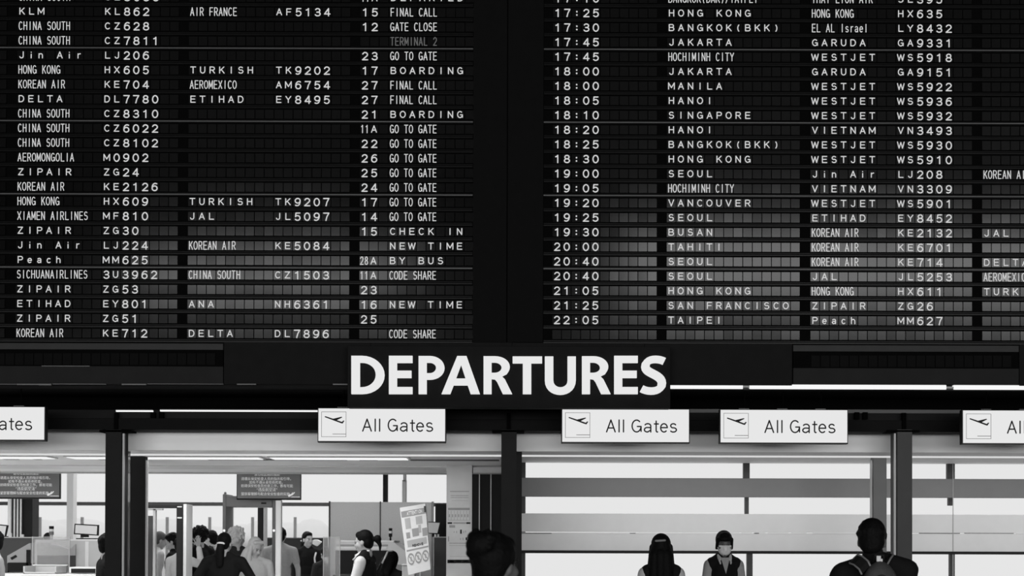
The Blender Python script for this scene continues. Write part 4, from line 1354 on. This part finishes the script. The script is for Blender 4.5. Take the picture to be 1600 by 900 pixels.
    if hair == 'bun':
        h.ell((0, -.03, .035), (.096, .105, .098))
        h.ell((.0, -.11, .075), (.066, .055, .055))
        h.ell((-.035, -.09, .105), (.045, .04, .033))
        for i in range(14):
            a = rn.uniform(0, 2 * PI)
            h.ell((math.cos(a) * .066, -.10 + rn.uniform(-.03, .03), .08 + math.sin(a) * .05), rn.uniform(.012, .02), nu=8, nv=6)
    if hair == 'ponytail':
        h.ell((0, -.120, .02), (.026, .03, .026))
        h.ell((0, -.165, .012), (.040, .044, .046))
        h.cap((0, -.165, .0), .034, (0, -.185, -.06), .020)
        h.cap((0, -.185, -.06), .020, (0, -.175, -.12), .010)
    if hair == 'tied':
        h.ell((0, -.09, -.005), (.06, .045, .06))
        h.cap((0, -.135, -.03), .040, (0, -.14, -.12), .055)
        h.cap((0, -.14, -.12), .055, (0, -.115, -.27), .045)
    if hair == 'long':
        h.ell((0, -.045, -.02), (.094, .078, .12))
        h.cap((-.045, -.07, -.05), .062, (-.06, -.085, -.27), .052)
        h.cap((.045, -.07, -.05), .062, (.06, -.085, -.27), .052)
        h.cap((0, -.08, -.05), .065, (0, -.095, -.30), .055)
        for q in (-1, 1):
            h.cap((q * .075, .0, .02), .026, (q * .092, -.01, -.15), .026)
    if hair == 'curly':
        for i in range(260):
            v = Vector((rn.gauss(0, 1), rn.gauss(-.25, 1), rn.gauss(.35, .9))).normalized()
            if v.y > .55 and v.z < .45: continue
            h.ell(Vector((v.x, v.y, v.z)) * rn.uniform(.085, .118) + Vector((0, -.02, .040)), rn.uniform(.010, .020), nu=8, nv=6)
    if hair != 'none':
        h.xf(MH)
        h.build('hair', M[hairm], root, local=True, remesh=.0075, iters=2)
    if hair == 'tied':
        MB().ell((0, -.135, -.022), (.050, .046, .019)).xf(MH).build('hair_tie', M['cloth_white'], root, local=True, smooth=True)
    if hair == 'long':
        MB().cap((-.04, -.118, .07), .010, (.035, -.120, .075), .010, 8).xf(MH).build('hair_clip', M['frame_grey'], root, local=True, smooth=True)
    if hood:      # head scarf that falls over the shoulders
        v = MB()
        v.ell((0, -.028, .035), (.095, .098, .108))
        v.ell((0, -.045, -.05), (.095, .080, .11))
        for q in (-1, 1):
            v.cap((q * .083, .015, .03), .024, (q * .088, .03, -.11), .032)
            v.cap((q * .088, .03, -.11), .036, (q * .07, .09, -.28), .05)
            v.cap((q * .04, -.06, -.10), .08, (q * .09, -.06, -.26), .07)
        v.cap((-.06, .045, .095), .025, (.06, .045, .095), .025)
        v.xf(MH)
        v.build('head_scarf', M[hood], root, local=True, remesh=.010, iters=3)
    # clothes
    c = MB()
    torso(c, .013, hem - .06)
    up = {'long': .97, 'short': .30, 'cap': .19, 'none': 0}[sleeve]
    if up:
        for k in 'LR':
            arm(c, k, .013, up)
    if bulky:
        c.cap(T((.05, -.012, 1.475)), .066 * s, T((.21, -.01, 1.425)), .070 * s)
        c.cap(T((-.05, -.012, 1.455)), .062 * s, T((-.19, -.01, 1.405)), .066 * s)
    c.build(topname or 'top', M[top], root, local=True, remesh=VG, iters=4)
    if vest:
        c = MB()
        torso(c, .024, hem - .05)
        c.build('vest', M[vest], root, local=True, remesh=VG, iters=4)
    if collar:
        c = MB()
        for q in (-1, 1):
            c.cap(T((q * .050, -.065, 1.505)), .012 * s, T((q * .064, .03, 1.487)), .013 * s)
            c.cap(T((q * .064, .03, 1.487)), .013 * s, T((q * .040, .088, 1.455)), .011 * s)
            c.cap(T((q * .064, .035, 1.472)), .013 * s, T((q * .052, .118, 1.405)), .011 * s)
        c.cap(T((-.050, -.065, 1.505)), .012 * s, T((.050, -.065, 1.505)), .012 * s)
        c.build('collar', M[collar], root, local=True, remesh=.008, iters=2)
        if vest:
            c = MB()
            c.add([T(p) for p in ((-.046, .10, 1.465), (.046, .10, 1.465), (.0, .142, 1.30), (-.046, .06, 1.465), (.046, .06, 1.465), (0, .09, 1.30))], [(0, 1, 2), (5, 4, 3), (0, 3, 4, 1), (1, 4, 5, 2), (2, 5, 3, 0)])
            c.build('shirt_front', M[top], root, local=True)
    if highneck:
        c = MB()
        c.cap(T((0, -.015, 1.44)), .078 * s, T((0, -.012, 1.515)), .068 * s)
        c.build('stand_collar', M[top], root, local=True, remesh=.009, iters=3)
    t = MB()
    for q in (-1, 1):
        hip, kn, an = T((q * .085, 0, .86)), T((q * .092, .012, .49)), T((q * .095, -.02, .12))
        t.cap(hip, .102 * s, kn, .072 * s)
        t.cap(kn, .072 * s, an, .056 * s)
    t.ell(T((0, -.005, .90)), Vector((.172 * s, .126 * s, .10 * s)))
    t.build('trousers', M[bottom], root, local=True, remesh=.014, iters=3)
    for q in (-1, 1):
        f = MB()
        f.cap(Vector((q * .097, -.045, .046)) * s, .044 * s, Vector((q * .108, .14, .042)) * s, .041 * s)
        f.build('shoe', M['shoe'], root, local=True, remesh=.012)
    return root, T, MH


# near people, in front of the gates
P1 = person('man seen from behind with short black hair, dark jacket and a backpack', 1362.5, 845, 8.8, 0, hyaw=-18, hpitch=6, hair='short', top='cloth_black', bottom='cloth_dark',
            arms={'R': ((.29, .02, 1.15), (.24, .22, 1.02)), 'L': ((-.25, .0, 1.12), (-.24, .14, .92))}, wide=1.14, topname='jacket', highneck=True, bulky=True, skin='skin_shaded')
P2 = person('large head with a loose dark bun, person seen from behind before dark panels', 776, 882, 5.6, 0, hyaw=-38, hpitch=3, hair='bun', hairm='hair_black', top='cloth_dark', skin='skin_shaded', topname='top')
P3 = person('woman with long dark hair and a hair clip, seen from behind, pale sleeves', 1033, 858, 12.0, 0, hyaw=-8, hair='long', hairm='hair_black', top='cloth_light', vest='cloth_black', sleeve='cap', bottom='cloth_dark', wide=.80, topname='shirt', skin='skin_shaded')
P4 = person('staff member facing the camera in a face mask, pale shirt with dark vest', 1131.5, 850, 14.4, 180, hpitch=6, hair='bowl', top='cloth_grey', vest='cloth_black', mask=True, collar='cloth_light', bottom='cloth_dark', wide=.80, topname='shirt', skin='skin_shaded')
# checkpoint people
person('staff woman in profile with a black ponytail, dark vest and white sleeves', 568, 847, 16.0, 78, hpitch=8, hair='ponytail', top='cloth_white', vest='cloth_black', collar='cloth_white', bottom='cloth_dark', topname='shirt',
       arms={'L': ((-.22, .06, 1.13), (-.17, .30, 1.10)), 'R': ((.22, .06, 1.13), (.17, .28, 1.08))})
P20 = person('woman with long black hair in a black coat bending away, right of the uniformed woman', 612, 876, 17.65, -25, lean=16, hpitch=28, hair='long', top='cloth_black', sleeve='long', topname='coat', wide=1.05,
       arms={'L': ((-.27, .05, 1.15), (-.26, .25, 1.05))})
person('woman in a black sweater walking, face turned right, pale bag behind her', 481, 843, 24.5, 200, hyaw=20, hair='tied', hairm='hair_black', top='cloth_black', bottom='cloth_black', sleeve='long', topname='sweater', wide=.95)
person('person in dark clothes close behind the woman in the black sweater', 508, 866, 23.5, 30, hpitch=25, hair='short', top='cloth_dark', topname='jacket', wide=1.1)
person('man in a grey short-sleeved shirt seen from behind, head behind the white post', 438, 838, 22.3, 0, hair='short', top='cloth_grey', sleeve='short', bottom='cloth_black', wide=1.12, skin='skin', topname='shirt',
       arms={'L': ((-.27, -.02, 1.12), (-.26, .03, .88)), 'R': ((.27, -.02, 1.12), (.27, .03, .88))})
person('woman in a pale head scarf looking down, pale clothes', 399, 856, 18.0, 200, hpitch=24, hyaw=26, hair='none', hood='cloth_light', top='cloth_light', skin='skin', topname='tunic', bottom='cloth_grey')
person('person with fluffy blond curls turned away, dark top', 371, 841, 18.95, 20, hyaw=-50, hair='curly', hairm='hair_blond', top='cloth_dark', skin='skin', topname='top')
person('woman in a black jacket seen from behind, hair tied with a white band', 351, 850, 17.1, 8, hyaw=-16, hpitch=8, hair='tied', hairm='hair_black', top='cloth_black', wide=1.15, topname='jacket', lean=6,
       arms={'L': ((-.36, .02, 1.14), (-.30, .24, 1.02)), 'R': ((.36, .02, 1.14), (.30, .22, 1.0))})
person('young man with short black hair facing left, white collar under a dark coat', 328.5, 842.5, 22.2, 75, hpitch=5, hair='short', top='cloth_dark', collar='cloth_white', topname='coat', skin='skin_pale')
person('person with thick black hair, back turned, beside the raised hand', 311.5, 838, 21.2, 50, hair='curly', hairm='hair_black', top='cloth_black', topname='coat')
person('person with short dark hair directly behind the black screening frame', 296.5, 839, 23.2, 90, hair='short', top='cloth_dark', topname='jacket')
person('person in a white top raising an open hand beside the black screening frame', 284, 853, 19.5, -20, hair='short', top='cloth_white', sleeve='long', topname='shirt',
       arms={'R': ((.27, .10, 1.33), (.20, .14, 1.585)), 'L': ((-.24, .05, 1.12), (-.2, .22, 1.0))}, open_hand='R')
person('person with a dark rounded back, left of the black screening frame', 269, 847, 20.5, 90, hpitch=20, hair='short', top='cloth_black', topname='coat', wide=1.1)
person('grey-haired person in pale clothes stooping, left of the black screening frame', 250, 845, 21.5, -60, hair='tied', hairm='hair_grey', top='cloth_light', topname='robe', bottom='cloth_light', hpitch=15, lean=8, wide=1.15)
person('person in black clothes mostly hidden by the first dark post', 170, 852, 15.6, -60, hair='short', top='cloth_black', topname='coat', wide=1.1)
person('person in a grey sweater cut off by the picture edge', -12, 847, 15.6, 120, hair='short', top='cloth_grey', topname='sweater', wide=1.1, skin='skin_pale')
person('person in grey seen through the narrow glass between two dark posts', 201, 848, 19.5, 180, hair='short', top='cloth_grey', topname='top', skin='skin')  # figure added behind the pane in place of a reflection in it
# pale strap across the back of the bending woman
inv = (Matrix.Translation(P20[0].location) @ Matrix.Rotation(P20[0].rotation_euler.z, 4, 'Z')).inverted()
MB().tube([at(605.5, 862, 17.42), at(601.5, 871, 17.40), at(597, 880, 17.42)], .011, 8).xf(inv).build('strap', M['column_mid'], P20[0], local=True, smooth=True)

# white bag over the shoulder of the woman in the black sweater
Yh = 24.2
P = lambda x, y: (at(x, y, Yh).x, at(x, y, Yh).z)
r = empty('shoulder_bag', (at(496, 850, Yh).x, Yh, at(496, 852, Yh).z), 'white folded bag held at the shoulder of the woman in the black sweater', 'bag')
MB().prism([P(489, 843.5), P(495, 843), P(502, 846.5), P(494.5, 853.5), P(488, 850)], Yh, Yh + .14).build('body', M['cloth_white'], r, bevel=.01)
MB().tube([(at(494, 863, Yh).x, Yh, at(494, 863, Yh).z), (at(491.5, 872, Yh).x, Yh, at(491.5, 872, Yh).z), (at(492.5, 880, Yh).x, Yh, at(492.5, 880, Yh).z), (at(495.5, 886, Yh).x, Yh, at(495.5, 886, Yh).z)], .014).build('strap', M['cloth_white'], r, smooth=True)

# backpack on the man's back
Yk = 8.8 - .135
c = at(1371, 900, Yk)
r = empty('backpack', (c.x, Yk, at(1371, 930, Yk).z), 'dark hiking backpack with light piping worn by the man seen from behind', 'backpack')
kk = Yk / F
b = MB()
ztp = at(1371, 876, Yk).z
cx = c.x
b.ell((cx, Yk - .065, ztp - .24), (.128, .075, .24), nu=20, nv=14)
b.ell((cx, Yk - .075, ztp - .36), (.15, .085, .20), nu=20, nv=14)
b.build('main_compartment', M['pack'], r, remesh=.010, iters=3)
b = MB()
b.ell((cx - .005, Yk - .12, ztp - .25), (.095, .05, .17), nu=18, nv=12)
b.build('front_pocket', M['pack'], r, remesh=.010, iters=3)
for dx, rr_, y_ in ((0, .128, 0.0), (0, .098, -.07)):
    pts = []
    for i in range(17):
        a = math.radians(200 - 220 * i / 16)
        z_ = ztp - .25 + math.sin(a) * (.225 if rr_ > .1 else .15)
        pts.append((cx + dx + math.cos(a) * rr_ * 1.0, Yk - .055 + y_ - (.045 if rr_ < .1 else .03) * max(0, math.sin(a)), z_))
    MB().tube(pts, .0055, 6).build('piping', M['piping'], r, smooth=True)
MB().tube([(cx - .03, Yk - .03, ztp - .01), (cx - .025, Yk - .045, ztp + .035), (cx + .025, Yk - .045, ztp + .035), (cx + .03, Yk - .03, ztp - .01)], .009).build('grab_loop', M['darker'], r, smooth=True)
MB().box(cx - .022, cx + .004, Yk - .068, Yk - .058, ztp - .005, ztp + .03).box(cx - .004, cx + .014, Yk - .07, Yk - .06, ztp - .022, ztp + .012).build('tag', M['cloth_white'], r, bevel=.002)
for q, (top_, mid) in ((-1, ((1332, 868.5), (1349, 883))), (1, ((1388, 866), (1378, 884)))):
    wv = MB()
    ed = []
    t3 = [at(top_[0] - q * 2, top_[1] + 3, 8.76), at(top_[0] - q * 2, top_[1] + 5, 8.70), at((top_[0] + mid[0]) / 2, (top_[1] + mid[1]) / 2, 8.655), at(mid[0], mid[1], 8.62), at(mid[0] + (4 if q < 0 else -3), mid[1] + 8, 8.60)]
    side = Vector((.034, 0, .012 if q > 0 else .03)) if q > 0 else Vector((.026, 0, .026))
    vs = []
    for p in t3:
        vs += [p - side, p + side, p + side + Vector((0, .012, 0)), p - side + Vector((0, .012, 0))]
    fs = []
    for i in range(len(t3) - 1):
        for k in range(4):
            fs.append((i * 4 + k, i * 4 + (k + 1) % 4, i * 4 + 4 + (k + 1) % 4, i * 4 + 4 + k))
    fs += [(0, 1, 2, 3), tuple(4 * (len(t3) - 1) + k for k in (3, 2, 1, 0))]
    wv.add(vs, fs)
    st = wv.build('shoulder_strap', M['darker'], r)
    for sg in (-1, 1):
        MB().tube([p + side * sg + Vector((0, -.003, 0)) for p in t3], .006, 6).build('strap_edge', M['piping'], st, smooth=True)
